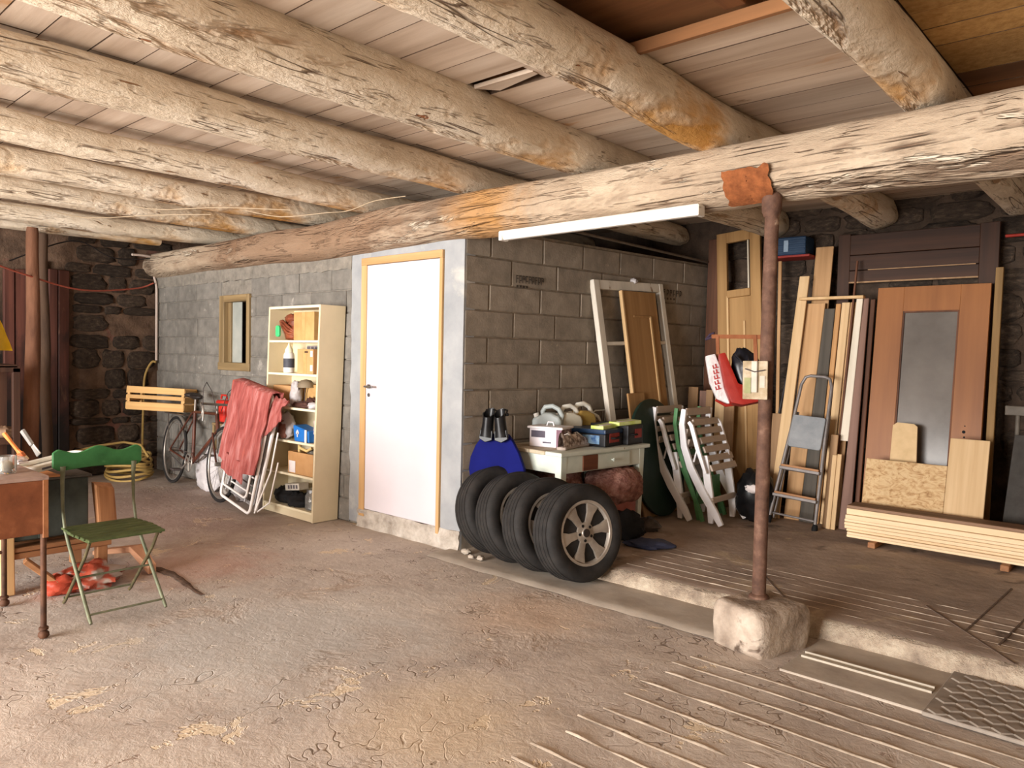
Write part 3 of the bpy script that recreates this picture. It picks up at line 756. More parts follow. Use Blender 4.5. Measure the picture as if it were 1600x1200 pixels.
bag('dark_bundle', 'dark brown bundle of straps lying at the front of the third shelf', 'bundle', BC(.55, .04, SZ[3] + .001), [('roll', (((0, 0, .025), (.16, .035, .03)), dict(amp=.5, freq=4, seed=6, zmin=0)), flat('dark_brown_leather', (74, 46, 38), var=18, rough=.5)), ('roll', (((.08, .02, .05), (.07, .03, .04)), dict(amp=.5, freq=4, seed=9, zmin=0)), flat('dark_brown_leather', (74, 46, 38)))])
bag('white_cloth', 'small folded white cloth at the right front corner of the third shelf', 'cloth', BC(.69, .05, SZ[3] + .001), [('fold', (((0, 0, .025), (.06, .045, .035)), dict(amp=.4, freq=3, seed=12, zmin=0)), m_plastic)])
# fourth shelf
t = bag('clear_bag', 'white and brown plastic bag bulging behind the towel on the fourth shelf', 'bag', BC(.25, .06, SZ[2] + .001), [('bag_body', (((0, 0, .11), (.13, .06, .13)), dict(amp=.3, freq=2.6, seed=21, zmin=0)), m_plastic), ('brown_content', (((.02, -.03, .09), (.06, .045, .075)), dict(amp=.3, freq=2.6, seed=23, zmin=0)), flat('brown_fabric', (138, 92, 78), var=16))])
t = thing('blue_tub', 'bright blue plastic tub with a white emblem on the fourth shelf', 'tub', BC(.57, .075, SZ[2] + .001))
m_blue = flat('bright_blue_plastic', (38, 116, 200), rough=.4, var=6)
b = MB(); b.add([(-.11, -.06, 0), (.11, -.06, 0), (.11, .06, 0), (-.11, .06, 0), (-.12, -.068, .14), (.12, -.068, .10), (.12, .068, .10), (-.12, .068, .14)], [(0, 3, 2, 1), (4, 5, 6, 7), (0, 1, 5, 4), (1, 2, 6, 5), (2, 3, 7, 6), (3, 0, 4, 7)]); b.build('tub_body', m_blue, t, bevel=.008)
b = MB(); b.box((-.045, -.069, .065), (.012, .003, .05)); b.box((-.045, -.069, .072), (.04, .003, .012)); b.add([(-.068, -.07, .078), (-.022, -.07, .078), (-.045, -.071, .105), (-.068, -.066, .078), (-.022, -.066, .078), (-.045, -.067, .105)], [(0, 1, 2), (5, 4, 3), (0, 3, 4, 1), (1, 4, 5, 2), (2, 5, 3, 0)]); b.build('white_emblem', flat('white_paper', (232, 222, 220)), t)
b = MB(); b.box((.085, -.072, .055), (.03, .004, .11)); b.build('white_label', flat('white_paper', (232, 222, 220)), t)
bag('pale_rag', 'pale crumpled rag and paper at the right end of the fourth shelf', 'rag', BC(.70, .12, SZ[2] + .001), [('rag', (((0, 0, .11), (.055, .06, .12)), dict(amp=.35, freq=3.4, seed=31, zmin=0)), mat('pale_pinkish_rag', [(0.3, (196, 176, 164)), (0.7, (226, 212, 204))], rough=.9))])
# bottom shelf: black clothes, grey box, glass jar
t = bag('black_garments', 'heap of black garments on the bottom shelf of the bookcase', 'clothes', BC(.33, .11, SZ[0] + .001), [('garment', (((-.06, 0, .06), (.20, .09, .075)), dict(amp=.45, freq=3.4, seed=41, zmin=0)), flat('black_fabric', (26, 26, 28), var=8, rough=.85)), ('garment', (((.12, -.02, .05), (.14, .09, .065)), dict(amp=.45, freq=3.4, seed=43, zmin=0)), flat('black_fabric', (26, 26, 28)))])
t = thing('label_box', 'slim pale grey box with dark printed squares on the black garments', 'box', BC(.40, .10, SZ[0] + .135), (0, math.radians(-8), 0))
b = MB(); b.box((0, 0, .03), (.22, .1, .06)); b.build('body', flat('pale_grey_card', (196, 190, 178)), t, bevel=.003)
for k in range(4):
    b = MB(); b.box((-.05 + .042 * k, -.0505, .03), (.028, .002, .032)); b.build('print_square', flat('dark_grey_plastic', (92, 86, 90)), t)
t = thing('glass_jar', 'clear glass jar at the right end of the bottom shelf', 'jar', BC(.66, .10, SZ[0] + .001))
m_glass = mat('clear_glass', [(0.3, (225, 228, 226)), (0.7, (235, 238, 236))], rough=.05, transmission=.85, bump=0)
b = MB(); b.lathe([(0, 0), (.065, 0), (.07, .01), (.07, .12), (.055, .14), (.055, .16), (.05, .16), (.05, .14), (.064, .118), (.064, .012), (0, .008)], 22); b.build('jar_body', m_glass, t, smooth=40)
b = MB(); b.blob((0, 0, .05), (.05, .05, .04), .2, 3, 3); b.build('jar_content', flat('dull_grey_rag', (112, 106, 96)), t, smooth=60)
b = MB(); b.lathe([(.058, .15), (.058, .172), (0, .174)], 22); b.build('lid', m_steel, t, smooth=40)

# ================================================================== DECK CHAIR WITH TOWEL
DM = frame_matrix(Vector((-6.32, 3.34, 0.064)), (1, -0.06, 0), (0.15, 0.125, 1.0))
dk = thing('folding_lounger', 'folded white tube lounger leaning against the bookcase under the towel', 'lounger')
dk.matrix_world = DM
m_wtube = flat('white_tube', (238, 232, 228), rough=.35, var=3)
m_greytube = flat('grey_tube', (150, 146, 146), rough=.4, metal=.3)
def rect_loop(w, z0, z1, y, r=.05, n=5):
    c = (z0 + z1) / 2
    return [(x, y, z + c) for x, z in rounded(w, z1 - z0, r, n)]
b = MB(); b.tube(rect_loop(.62, 0, 1.06, 0), .013, 10, closed=True); b.build('outer_frame', m_wtube, dk, smooth=60)
b = MB(); b.tube(rect_loop(.56, .06, .99, .045), .011, 10, closed=True); b.build('middle_frame', m_greytube, dk, smooth=60)
b = MB(); b.tube(rect_loop(.50, .12, .93, -.03), .010, 10, closed=True); b.build('inner_frame', m_wtube, dk, smooth=60)
for z in (.09, .16, .23, .30):
    b = MB(); b.tube([(-.27, .02, z), (.27, .02, z)], .008, 8); b.build('cross_tube', m_greytube if z in (.09, .23) else m_wtube, dk, smooth=60)
for s in (-1, 1):
    b = MB(); b.tube([(s * .2, -.01, .08), (s * .17, .03, .5)], .010, 8); b.build('side_tube', m_greytube, dk, smooth=60)
b = MB(); b.prism([(.30, .0), (.325, .0), (.36, 1.0), (.33, 1.0)], .03, Matrix.Translation((0, .05, 0.03))); b.build('arm_rail', m_wtube, dk, bevel=.008)
b = MB(); b.tube([(.34, .03, .02), (.40, .07, .40), (.39, .07, .75)], .008, 8); b.build('side_tube', m_wtube, dk, smooth=60)
b = MB(); b.tube([(.34, .05, .03), (.43, .10, .14), (.44, .10, .50)], .007, 8); b.build('side_tube', m_wtube, dk, smooth=60)
m_towel = mat('pinkish_red_towel', [(0.3, (128, 58, 54)), (0.5, (166, 90, 84)), (0.7, (192, 132, 128))], scale=26, stretch=(1, 1, .12), detail=8, rough=.95, bump=.8, bscale=40, bdist=.012,
              patches=[((186, 88, 66), 2.2, .56, .1, (1, 1, .5))])
tw = thing('towel', 'pinkish-red terry towel draped over the folded lounger', 'towel'); tw.matrix_world = DM
b = MB()
def fn(u, v):
    # v: 0 behind the top bar -> over -> 1 at the front hem
    s = -.34 + 1.12 * v
    wv = .022 * math.sin(u * 17 + 1.2 * v) + .012 * math.sin(u * 39 + 3) + .02 * nz3(u * 4, v * 5, 3)
    x = (-.345 + .70 * u) + (.07 * max(0, s) * (.5 - u)) + .05 * nz3(v * 3, 8) * u + .02 * nz3(v * 9, u * 3, 5)
    if s < 0:
        z = 1.075 + s * .9; y = .075 + .3 * wv
        if u > .75: z += .10 * (u - .75)
    elif s < .06:
        a = math.pi * s / .06; z = 1.075 + .022 * math.sin(a); y = .02 + .055 * math.cos(a)
    else:
        z = 1.075 - (s - .06) * (1.0 + .06 * math.sin(u * 3)); y = -.05 - .9 * wv - .02
    return (x, y, z)
b.grid(fn, 70, 60); b.build('towel_cloth', m_towel, tw, solid=.012, smooth=80)
b = MB()
def fn(u, v):
    wv = .012 * math.sin(u * 16) 
    return (-.31 + .46 * u + .02 * nz3(u * 5, v * 3), -.05 + wv + .01 * v, .42 - .17 * v - .03 * u + .02 * nz3(u * 6, 2))
b.grid(fn, 30, 12); b.build('lower_fold', m_towel, tw, solid=.012, smooth=80)
b = MB()
def fn(u, v):
    a = v * 2.2
    return (.30 + .16 * u + .02 * math.sin(v * 9), .02 - .05 * math.sin(a) + .05 * u, 1.05 - .38 * v ** 1.3 * (1 - .5 * u) + .02 * nz3(u * 5, v * 5))
b.grid(fn, 16, 24); b.build('side_fold', m_towel, tw, solid=.012, smooth=80)

# ================================================================== BICYCLE
bi = thing('bicycle', 'old brown-red road bicycle leaning among white bags by the block wall', 'bicycle')
RH = Vector((-8.10, 3.56, .36)); FH = Vector((-6.78, 3.42, .36))
ax = (FH - RH).normalized(); side = Vector((0, 0, 1)).cross(ax)
BM = Matrix((ax, side, Vector((0, 0, 1)))).transposed().to_4x4() @ Matrix.Rotation(math.radians(-5), 4, 'X'); BM.translation = Vector((RH.x, RH.y, 0))
bi.matrix_world = BM
WB = (FH - RH).length
m_bikered = mat('faded_brown_red_paint', [(0.3, (58, 32, 25)), (0.7, (98, 56, 42))], scale=10, rough=.4, bump=.05)
m_tyre = flat('black_rubber', (34, 31, 30), rough=.8, var=8, bump=.2)
m_spoke = flat('dull_spoke_steel', (120, 112, 106), rough=.45, metal=.6)
m_rim = flat('dull_alloy_rim', (150, 142, 134), rough=.4, metal=.6)
def circle(c, r, n=40, plane='xz'): return [(c[0] + r * math.cos(2 * math.pi * k / n), c[1], c[2] + r * math.sin(2 * math.pi * k / n)) for k in range(n)]
for cx in (0, WB):
    c = (cx, 0, .36)
    b = MB(); b.tube(circle(c, .342), .017, 8, closed=True); wh = b.build('wheel', m_tyre, bi, smooth=60)
    b = MB(); b.tube(circle(c, .318), .011, 6, closed=True); b.build('rim', m_rim, wh, smooth=60)
    b = MB()
    for k in range(28):
        a = 2 * math.pi * k / 28; a2 = a + (.5 if k % 2 else -.5); s = .03 if k % 4 < 2 else -.03
        b.tube([(cx + .02 * math.cos(a2), s, .36 + .02 * math.sin(a2)), (cx + .315 * math.cos(a), 0, .36 + .315 * math.sin(a))], .0013, 4)
    b.build('spokes', m_spoke, wh)
    b = MB(); b.tube([(cx, -.06, .36), (cx, .06, .36)], .02, 12); b.build('hub', m_rim, wh, smooth=60)
BB = (.58, 0, .29); ST = (.50, 0, .80); HT = (1.10, 0, .82); HB = (1.16, 0, .66)
b = MB(); b.tube([BB, ST], .018, 10); b.build('seat_tube', m_bikered, bi, smooth=60)
b = MB(); b.tube([ST, HT], .015, 10); b.build('top_tube', m_bikered, bi, smooth=60)
b = MB(); b.tube([BB, HB], .018, 10); b.build('down_tube', m_bikered, bi, smooth=60)
b = MB(); b.tube([HB, HT], .020, 10); b.build('head_tube', m_bikered, bi, smooth=60)
for s in (-.05, .05):
    b = MB(); b.tube([(BB[0], s * .6, BB[2]), (0, s, .36)], .010, 8); b.build('chain_stay', m_bikered, bi, smooth=60)
    b = MB(); b.tube([(ST[0], s * .4, ST[2]), (0, s, .36)], .009, 8); b.build('seat_stay', m_bikered, bi, smooth=60)
    b = MB(); b.tube([(HB[0], s, HB[2] - .02), (WB - .06, s, .45), (WB, s, .36)], .010, 8); b.build('fork_blade', m_bikered, bi, smooth=60)
b = MB(); b.tube([ST, (.485, 0, .93)], .012, 10); b.build('seat_post', m_rim, bi, smooth=60)
b = MB(); b.blob((.49, 0, .955), (.15, .06, .03), .05, 2, 1); b.blob((.40, 0, .965), (.07, .085, .03), .05, 2, 2); b.build('saddle', flat('worn_black_leather', (40, 34, 32), rough=.5), bi, smooth=60)
b = MB(); b.tube([HT, (1.085, 0, .90), (1.16, 0, .915)], .012, 10); b.build('stem', m_rim, bi, smooth=60)
b = MB()
for s in (-1, 1): b.tube([(1.16, 0, .915), (1.16, s * .19, .915), (1.21, s * .2, .91), (1.27, s * .2, .87), (1.26, s * .2, .80), (1.18, s * .2, .77)], .012, 8)
b.build('handlebar', m_rim, bi, smooth=60)
for s in (-1, 1):
    b = MB(); b.tube([(1.25, s * .2, .90), (1.20, s * .19, 1.06), (1.16, s * .15, 1.12), (1.12, s * .08, 1.04), (1.14, s * .02, .85)], .004, 6); b.build('brake_cable', flat('dark_cable', (70, 62, 60)), bi, smooth=60)
    b = MB(); b.tube([(1.26, s * .2, .90), (1.29, s * .2, .85), (1.29, s * .2, .76)], .007, 6); b.build('brake_lever', m_rim, bi, smooth=60)
b = MB(); b.tube(circle((BB[0], -.045, BB[2]), .095, 36), .006, 6, closed=True)
for k in range(5): a = 1.256 * k; b.tube([(BB[0], -.045, BB[2]), (BB[0] + .09 * math.cos(a), -.045, BB[2] + .09 * math.sin(a))], .007, 6)
b.build('chainring', m_rim, bi, smooth=60)
for s in (-1, 1):
    b = MB(); b.tube([(BB[0], s * .06, BB[2]), (BB[0] + s * .15, s * .06, BB[2] + s * .09)], .009, 8); ck = b.build('crank', m_rim, bi, smooth=60)
    b = MB(); b.box((BB[0] + s * .15, s * .11, BB[2] + s * .09), (.09, .09, .02)); b.build('pedal', flat('dark_cable', (70, 62, 60)), ck, bevel=.004)
b = MB(); b.tube([(BB[0], -.045, BB[2] + .095), (0, -.045, .40)], .004, 6); b.tube([(BB[0], -.045, BB[2] - .095), (0, -.045, .32)], .004, 6); b.build('chain', flat('dark_cable', (70, 62, 60)), bi)
b = MB(); 
for s in (-.06, .06): b.tube([(-.24, s, .74), (.36, s, .75)], .007, 6); b.tube([(0, s, .36), (-.12, s, .74)], .006, 6)
for k in range(4): b.tube([(-.22 + .18 * k, -.06, .745), (-.22 + .18 * k, .06, .745)], .006, 6)
b.build('rear_rack', m_spoke, bi, smooth=60)
b = MB(); b.tube([(.375 * math.cos(a), 0, .36 + .375 * math.sin(a)) for a in [math.radians(40 + 12 * k) for k in range(11)]], .02, 8, flatx=1.0); b.build('mudguard', m_rim, bi, smooth=60)
# fruit crate on the rack
cr = thing('fruit_crate', 'yellow wooden slatted fruit crate lying on the bicycle rack', 'crate', (-8.22, 3.50, .77), (math.radians(-4), math.radians(2), math.radians(40)))
m_crate = wood('yellow_crate_wood', (184, 140, 84), (210, 168, 108), 'x', rand=.10)
W2, D2, H2 = .62, .29, .24
for s in (-1, 1):
    for z, hh in ((.045, .08), (.14, .05), (.215, .07)):
        if hh == .05 and False: continue
        b = MB(); b.box((0, s * D2 / 2, z), (W2, .012, hh if hh != .05 else .04)); b.build('side_slat', m_crate, cr, bevel=.002)
    for z in (.04, .12, .20):
        b = MB(); b.box((s * W2 / 2, 0, z + .005), (.012, D2, .062)); b.build('end_slat', m_crate, cr, bevel=.002)
    for q in (-1, 1):
        b = MB(); b.box((s * (W2 / 2 - .02), q * (D2 / 2 - .018), H2 / 2 + .005), (.026, .026, H2)); b.build('corner_post', m_crate, cr)
for k in range(4):
    b = MB(); b.box((0, -D2 / 2 + .04 + .07 * k, .005), (W2, .06, .008)); b.build('bottom_slat', m_crate, cr)
# bags about the bicycle
m_sack = mat('woven_white_sack', [(0.3, (156, 148, 140)), (0.7, (190, 182, 174))], scale=6, rough=.8, bump=.9, bscale=12, bdist=.02)
o = MB().blob((0, 0, .17), (.21, .10, .23), .28, 2.2, 61, 28, 18, zmin=0).build('plastic_sack', m_plastic, smooth=70); place(o, (-7.42, 3.67, 0), (0, 0, .1)); tag(o, 'white plastic sack slumped on the floor between the bicycle wheels', 'sack')
o = MB().blob((0, 0, .40), (.14, .09, .40), .22, 2.0, 64, 24, 18, zmin=0).build('plastic_sack', m_sack, smooth=70); place(o, (-7.06, 3.66, 0.0), (0, math.radians(4), 0)); tag(o, 'tall grey-white sack behind the bicycle down tube', 'sack')
o = MB().blob((0, 0, .20), (.14, .08, .22), .22, 2.2, 66, 24, 16, zmin=0).build('plastic_sack', m_plastic, smooth=70); place(o, (-6.72, 3.62, 0), (0, 0, 0)); tag(o, 'white bag behind the front wheel beside the lounger', 'sack')
t = thing('red_can', 'small bright red can beside the towel, behind the bicycle handlebar', 'can', (-7.28, 3.73, .70))
b = MB(); b.box((0, 0, .12), (.18, .10, .22)); b.build('body', flat('bright_red_plastic', (190, 46, 36), rough=.4), t, bevel=.015, smooth=50)
b = MB(); b.tube([(-.06, 0, .24), (-.05, 0, .28), (.05, 0, .28), (.06, 0, .24)], .01, 8); b.build('handle', flat('bright_red_plastic', (190, 46, 36)), t, smooth=60)
t = thing('low_stand', 'low brown wooden stand behind the sacks carrying the red can', 'stand', (-7.28, 3.74, 0))
b = MB(); b.box((0, 0, .685), (.24, .16, .025)); b.build('top', m_oldwoodx, t, bevel=.003)
for x in (-.10, .10):
    for y in (-.06, .06):
        b = MB(); b.box((x, y, .336), (.03, .03, .672)); b.build('leg', m_oldwood, t)
# ================================================================== FAR LEFT CORNER
m_bark = mat('peeled_trunk', [(0.3, (92, 60, 44)), (0.7, (138, 96, 72))], scale=6, stretch=(.25, 1, 1), detail=9, rough=.85, bump=.5, bdist=.02)
o = log('tree_trunk_post', (-8.52, 2.345, 0), (-8.5, 2.37, 2.60), .078, .058, 51, m_bark, wob=.05, hewn=0, nr=50, seg=18); tag(o, 'reddish-brown tree trunk post under the joists at the far left', 'post')
m_barkd = mat('grey_trunk', [(0.3, (66, 50, 40)), (0.7, (98, 76, 60))], scale=6, stretch=(.25, 1, 1), detail=9, rough=.9, bump=.5, bdist=.02)
o = log('tree_trunk_post', (-8.88, 2.60, 0), (-8.90, 2.58, 2.60), .055, .05, 53, m_barkd, wob=.05, hewn=0, nr=50, seg=16); tag(o, 'darker grey trunk post just behind the reddish-brown one', 'post')
# yellow oilskin
yj = thing('oilskin_jacket', 'bright yellow oilskin jacket hanging at the left edge', 'jacket', (-7.6, 1.80, 1.30))
m_yel = flat('yellow_oilskin', (232, 190, 22), rough=.45, var=8, bump=.15)
b = MB()
def fn(u, v):
    # u across, v from the peg down
    w = .04 + .30 * v ** .7
    y = (-.12 + (u - .5) * 2 * w * .9)
    bulge = .06 * math.sin(u * 11) * (.3 + v) + .03 * nz3(u * 5, v * 4)
    return (bulge, y, .60 - .50 * v + .12 * (u - .5) ** 2 - .12 * max(0, u - .7) * v)
b.grid(fn, 36, 24); b.build('jacket_body', m_yel, yj, solid=.01, smooth=80)
b = MB(); b.tube([(0.02, -.12, .62), (-.02, -.12, .75), (-.04, -.12, 1.28)], .006, 6); b.build('hanging_cord', flat('dark_cable', (70, 62, 60)), yj)
# dark brown shelf frame at the left edge
m_dkwood = wood('dark_brown_wood', (52, 34, 26), (82, 54, 40), 'z', rand=.15)
sf = thing('shelf_frame', 'dark brown wooden rack with a framed opening at the left edge', 'rack', (-7.8, 1.35, 0))
for (y0, y1, z0, z1, nm) in ((.66, .72, 0, 1.24, 'upright'), (.0, .06, 0, 1.24, 'upright'), (0, .72, 1.20, 1.26, 'top_rail'), (.06, .66, .56, .62, 'bottom_rail')):
    b = MB(); b.span((-.02, y0, z0), (.03, y1, z1)); b.build(nm, m_dkwood, sf, bevel=.004)
b = MB(); b.span((-.40, .02, 1.24), (.03, .70, 1.27)); b.build('top_board', m_dkwood, sf, bevel=.004)
b = MB(); b.span((-.42, 0, 0), (-.39, .72, 1.24)); b.build('back_board', m_dkwood, sf)
b = MB(); b.span((-.40, .02, .57), (.0, .70, .60)); b.build('shelf', m_dkwood, sf)
o = MB().blob((0, 0, .05), (.08, .09, .06), .3, 3, 71, zmin=0).build('stone_lump', flat('pale_lump', (150, 120, 96), var=15), smooth=60); place(o, (-7.95, 1.98, .602)); tag(o, 'pale rounded lump inside the dark rack at the left edge', 'lump')
o = MB().box((0, 0, .5), (.5, .2, 1.0)).build('leaning_plank', m_barkd); 
bpy.data.objects.remove(o)
# ---- wires and hoses
def wire(name, pts, r, m, label, cat, n=8):
    P = [Vector(p) for p in pts]; out = []
    for i in range(len(P) - 1):
        p0 = P[max(i - 1, 0)]; p1 = P[i]; p2 = P[i + 1]; p3 = P[min(i + 2, len(P) - 1)]
        for k in range(n):
            t = k / n
            out.append(0.5 * ((2 * p1) + (-p0 + p2) * t + (2 * p0 - 5 * p1 + 4 * p2 - p3) * t * t + (-p0 + 3 * p1 - 3 * p2 + p3) * t ** 3))
    out.append(P[-1])
    return tag(MB().tube(out, r, 8).build(name, m, smooth=60), label, cat)
wire('cable', [(-8.0, 1.6, 2.28), (-8.42, 2.27, 2.13), (-8.75, 2.9, 2.04), (-9.03, 3.55, 2.12), (-9.05, 3.76, 2.20)], .009, flat('dull_red_cable', (178, 92, 74)), 'dull red cable sagging across the far corner', 'cable')
wire('conduit', [(-9.0, 3.50, 2.50), (-9.04, 3.72, 2.50), (-9.09, 3.79, 2.42), (-9.14, 3.795, 2.33), (-9.08, 3.80, 2.20), (-9.06, 3.80, 2.10), (-9.06, 3.80, 1.7), (-9.06, 3.80, 1.30)], .014, flat('white_conduit', (214, 196, 184)), 'white conduit running down the end of the block wall', 'conduit')
wire('hose', [(-9.02, 3.78, 1.28), (-9.06, 3.74, 1.27), (-9.09, 3.68, 1.1), (-9.08, 3.66, .75), (-9.0, 3.62, .40), (-8.96, 3.6, .18)], .013, flat('yellow_hose', (172, 142, 82)), 'yellow hose hanging down the corner of the stone wall', 'hose')
wire('cable', [(-9.0, 2.3, 2.30), (-9.02, 2.9, 2.58), (-9.0, 3.3, 2.44), (-9.0, 3.75, 2.48)], .007, flat('black_cable', (34, 28, 26)), 'thin black cable looped under the far joist', 'cable')
wire('string', [(-7.0, 1.5, 2.54), (-7.05, 2.0, 2.56), (-6.98, 2.35, 2.53), (-6.6, 2.75, 2.57), (-6.1, 3.0, 2.56)], .0035, flat('pale_string', (182, 162, 134)), 'pale wire strung loosely below the ochre joists at the left', 'wire')
wire('string', [(-5.9, 3.2, 2.60), (-5.6, 3.35, 2.54), (-5.2, 3.5, 2.55), (-5.05, 3.62, 2.57), (-4.7, 3.6, 2.60), (-4.4, 3.66, 2.61)], .0035, flat('pale_string', (182, 162, 134)), 'pale wire looped across the dark gap above the girder', 'wire')
wire('string', [(-6.35, 2.35, 2.585), (-6.2, 2.6, 2.55), (-5.75, 2.9, 2.56), (-5.3, 3.25, 2.545)], .0035, flat('pale_string', (182, 162, 134)), 'pale wire hanging under the sixth joist left of the door', 'wire')
hc = thing('hose_coil', 'loose coil of yellowish garden hose heaped by the far corner', 'hose', (-8.72, 3.36, 0))
m_hose = flat('yellow_hose', (172, 142, 82))
for k in range(6):
    pts = [(.30 * (1 + .07 * math.sin(k * 2)) * math.cos(a) + .03 * math.sin(k), .22 * math.sin(a), .02 + .045 * k + .02 * math.sin(a * 2 + k)) for a in [2 * math.pi * i / 32 for i in range(32)]]
    b = MB(); b.tube(pts, .014, 6, closed=True); b.build('hose_loop', m_hose, hc, smooth=60)
b = MB(); b.tube([(-.30, -.45, .30), (-.16, -.25, .36), (0, -.05, .40), (.2, .05, .38), (.28, .1, .25)], .014, 6); b.build('hose_end', m_hose, hc, smooth=60)

# ================================================================== RUSTY WORK TABLE, LEFT FOREGROUND
m_rtable = mat('brown_rusty_sheet', [(0.3, (92, 50, 30)), (0.55, (126, 74, 46)), (0.75, (158, 104, 70))], scale=6, detail=10, rough=.6, metal=.1, bump=.15, patches=[((172, 120, 84), 5, .66, .06, (1, 1, 1))])
m_rtop = mat('worn_table_top', [(0.3, (132, 108, 98)), (0.7, (176, 152, 140))], scale=7, detail=9, rough=.5, bump=.15, patches=[((96, 70, 58), 5, .58, .08, (1, 1, 1))])
m_rleg = mat('rusty_leg', [(0.3, (60, 40, 30)), (0.7, (104, 70, 50))], scale=10, rough=.7, metal=.2, bump=.2)
rt = thing('metal_work_table', 'brown rusty sheet-metal table on thin tube legs at the left edge', 'table', (-4.15, 1.22, 0))
b = MB(); b.span((-.70, -1.1, .785), (.005, .005, .805)); b.build('table_top', m_rtop, rt, bevel=.003)
b = MB(); b.span((-.012, -1.1, .52), (0, 0, .785)); b.build('apron', m_rtable, rt, bevel=.003)
b = MB(); b.span((-.69, -.012, .52), (-.012, 0, .785)); b.build('apron', m_rtable, rt, bevel=.003)
b = MB(); b.span((-.69, -1.1, .52), (-.678, -.012, .785)); b.build('apron', m_rtable, rt, bevel=.003)
b = MB(); b.span((-.022, -.022, .50), (.003, .003, .79)); b.build('corner_angle', mat('rubbed_edge_rust', [(0.3, (120, 72, 44)), (0.7, (172, 116, 76))], rough=.6), rt, bevel=.002)
for x, y in ((-.015, -.015), (-.68, -.015), (-.015, -1.08), (-.68, -1.08)):
    b = MB(); b.tube([(x, y, .02), (x, y, .53)], .014, 10); lg = b.build('leg', m_rleg, rt, smooth=60)
    b = MB(); b.lathe([(.012, .06), (.022, .052), (.022, .042), (.014, .036), (.024, .026), (.026, .010), (.018, 0)], 14, Matrix.Translation((x, y, 0))); b.build('foot_knob', m_rleg, lg, smooth=50)
b = MB(); b.tube([(-.68, -.015, .30), (-.68, -1.08, .30)], .010, 8); b.build('stretcher', m_rleg, rt, smooth=60)
# on the table
t = thing('drinking_jar', 'clear glass jar on the rusty table at the left edge', 'jar', (-4.36, 1.10, .806))
b = MB(); b.lathe([(0, 0), (.04, 0), (.044, .01), (.044, .085), (.04, .085), (.04, .012), (0, .008)], 20); b.build('jar_body', m_glass, t, smooth=40)
b = MB(); b.blob((0, 0, .035), (.03, .03, .028), .25, 4, 81); b.build('jar_content', flat('pale_screws', (190, 160, 110), var=20), t, smooth=50)
t = thing('paint_brush', 'flat paint brush with an orange handle standing on the table', 'paint brush', (-4.72, 1.27, .83), (math.radians(30), math.radians(-14), math.radians(8)))
b = MB(); b.prism([(-.012, .05), (-.02, .03), (.02, .03), (.012, .05), (.010, .10), (.016, .14), (.014, .165), (-.014, .165), (-.016, .14), (-.010, .10)], .014); b.build('handle', flat('orange_wood', (232, 140, 78), rough=.4), t, bevel=.003)
b = MB(); b.box((0, 0, .018), (.052, .018, .03)); b.build('ferrule', flat('copper_ferrule', (206, 120, 76), rough=.4, metal=.4), t, bevel=.002)
b = MB(); b.prism([(-.026, .004), (.026, .004), (.03, -.018), (-.03, -.018)], .016); b.build('bristles', flat('cream_bristle', (230, 206, 172)), t)
t = thing('scraper', 'grey metal scraper with a flat blade beside the paint brush', 'scraper', (-4.80, 1.36, .84), (math.radians(24), math.radians(-22), 0))
b = MB(); b.prism([(-.014, .05), (.014, .05), (.018, .15), (-.018, .15)], .02); b.build('handle', flat('grey_handle', (150, 148, 144)), t, bevel=.004)
b = MB(); b.prism([(-.035, -.015), (.035, -.015), (.022, .05), (-.022, .05)], .006); b.build('blade', flat('pale_blade', (196, 192, 186), rough=.3, metal=.4), t, bevel=.001)
t = thing('rag_pile', 'pale crumpled paper under the paint brush', 'paper', (-4.70, 1.22, .806))
b = MB(); b.blob((0, 0, .015), (.09, .06, .022), .5, 3, 84, zmin=0); b.build('crumple', flat('white_paper', (232, 222, 220)), t, smooth=60)
t = thing('paint_tray', 'white plastic paint tray resting on the dark tank behind the chair', 'tray', (-4.98, 1.50, .745), (math.radians(10), math.radians(-3), math.radians(6)))
m_tray = flat('scuffed_white_plastic', (222, 218, 206), rough=.5, var=10)
b = MB(); b.prism(rounded(.26, .34, .03), .008, Matrix.Rotation(math.radians(90), 4, 'X')); b.build('tray_floor', m_tray, t)
b = MB()
L_ = [(x, z) for x, z in rounded(.26, .34, .03)]
b.tube([(x, -z, .02) for x, z in L_], .014, 6, closed=True); b.build('tray_rim', m_tray, t, smooth=60)
for k in range(3):
    b = MB(); b.box((.14, -.10 + .09 * k, .012), (.006, .05, .012)); b.build('grip_slot', flat('dark_grey_plastic', (92, 86, 90)), t)
# dark tank and bench behind the chair
m_tank = mat('dark_green_grey_steel', [(0.3, (44, 48, 44)), (0.7, (78, 84, 78))], scale=5, detail=9, rough=.6, metal=.2, bump=.1)
tk = thing('steel_tank', 'dark grey-green steel tank standing on the low timber trestle', 'tank', (-5.02, 1.44, .30))
b = MB(); b.span((-.55, -.28, 0), (0, .26, .35)); b.build('body', m_tank, tk, bevel=.02, bseg=3, smooth=40)
b = MB(); b.span((-.57, -.30, .345), (.012, .275, .362)); b.build('rim', flat('dark_rim', (84, 80, 76), rough=.5, metal=.3), tk, bevel=.004)
b = MB(); b.span((-.02, -.10, .362), (.015, .10, .375)); b.span((-.50, -.10, .362), (-.02, .10, .372)); b.build('lid_board', wood('orange_board', (176, 112, 66), (206, 146, 96), 'y'), tk, bevel=.003)
b = MB(); b.box((0.006, -.01, .18), (.012, .008, .34)); b.build('seam', m_tank, tk)
tr = thing('timber_trestle', 'low rough timber trestle carrying the steel tank', 'trestle', (-5.1, 1.45, 0))
m_rough = wood('rough_brown_timber', (128, 84, 54), (176, 126, 86), 'y', rand=.15)
m_roughz = wood('rough_brown_timber_z', (128, 84, 54), (176, 126, 86), 'z', rand=.15)
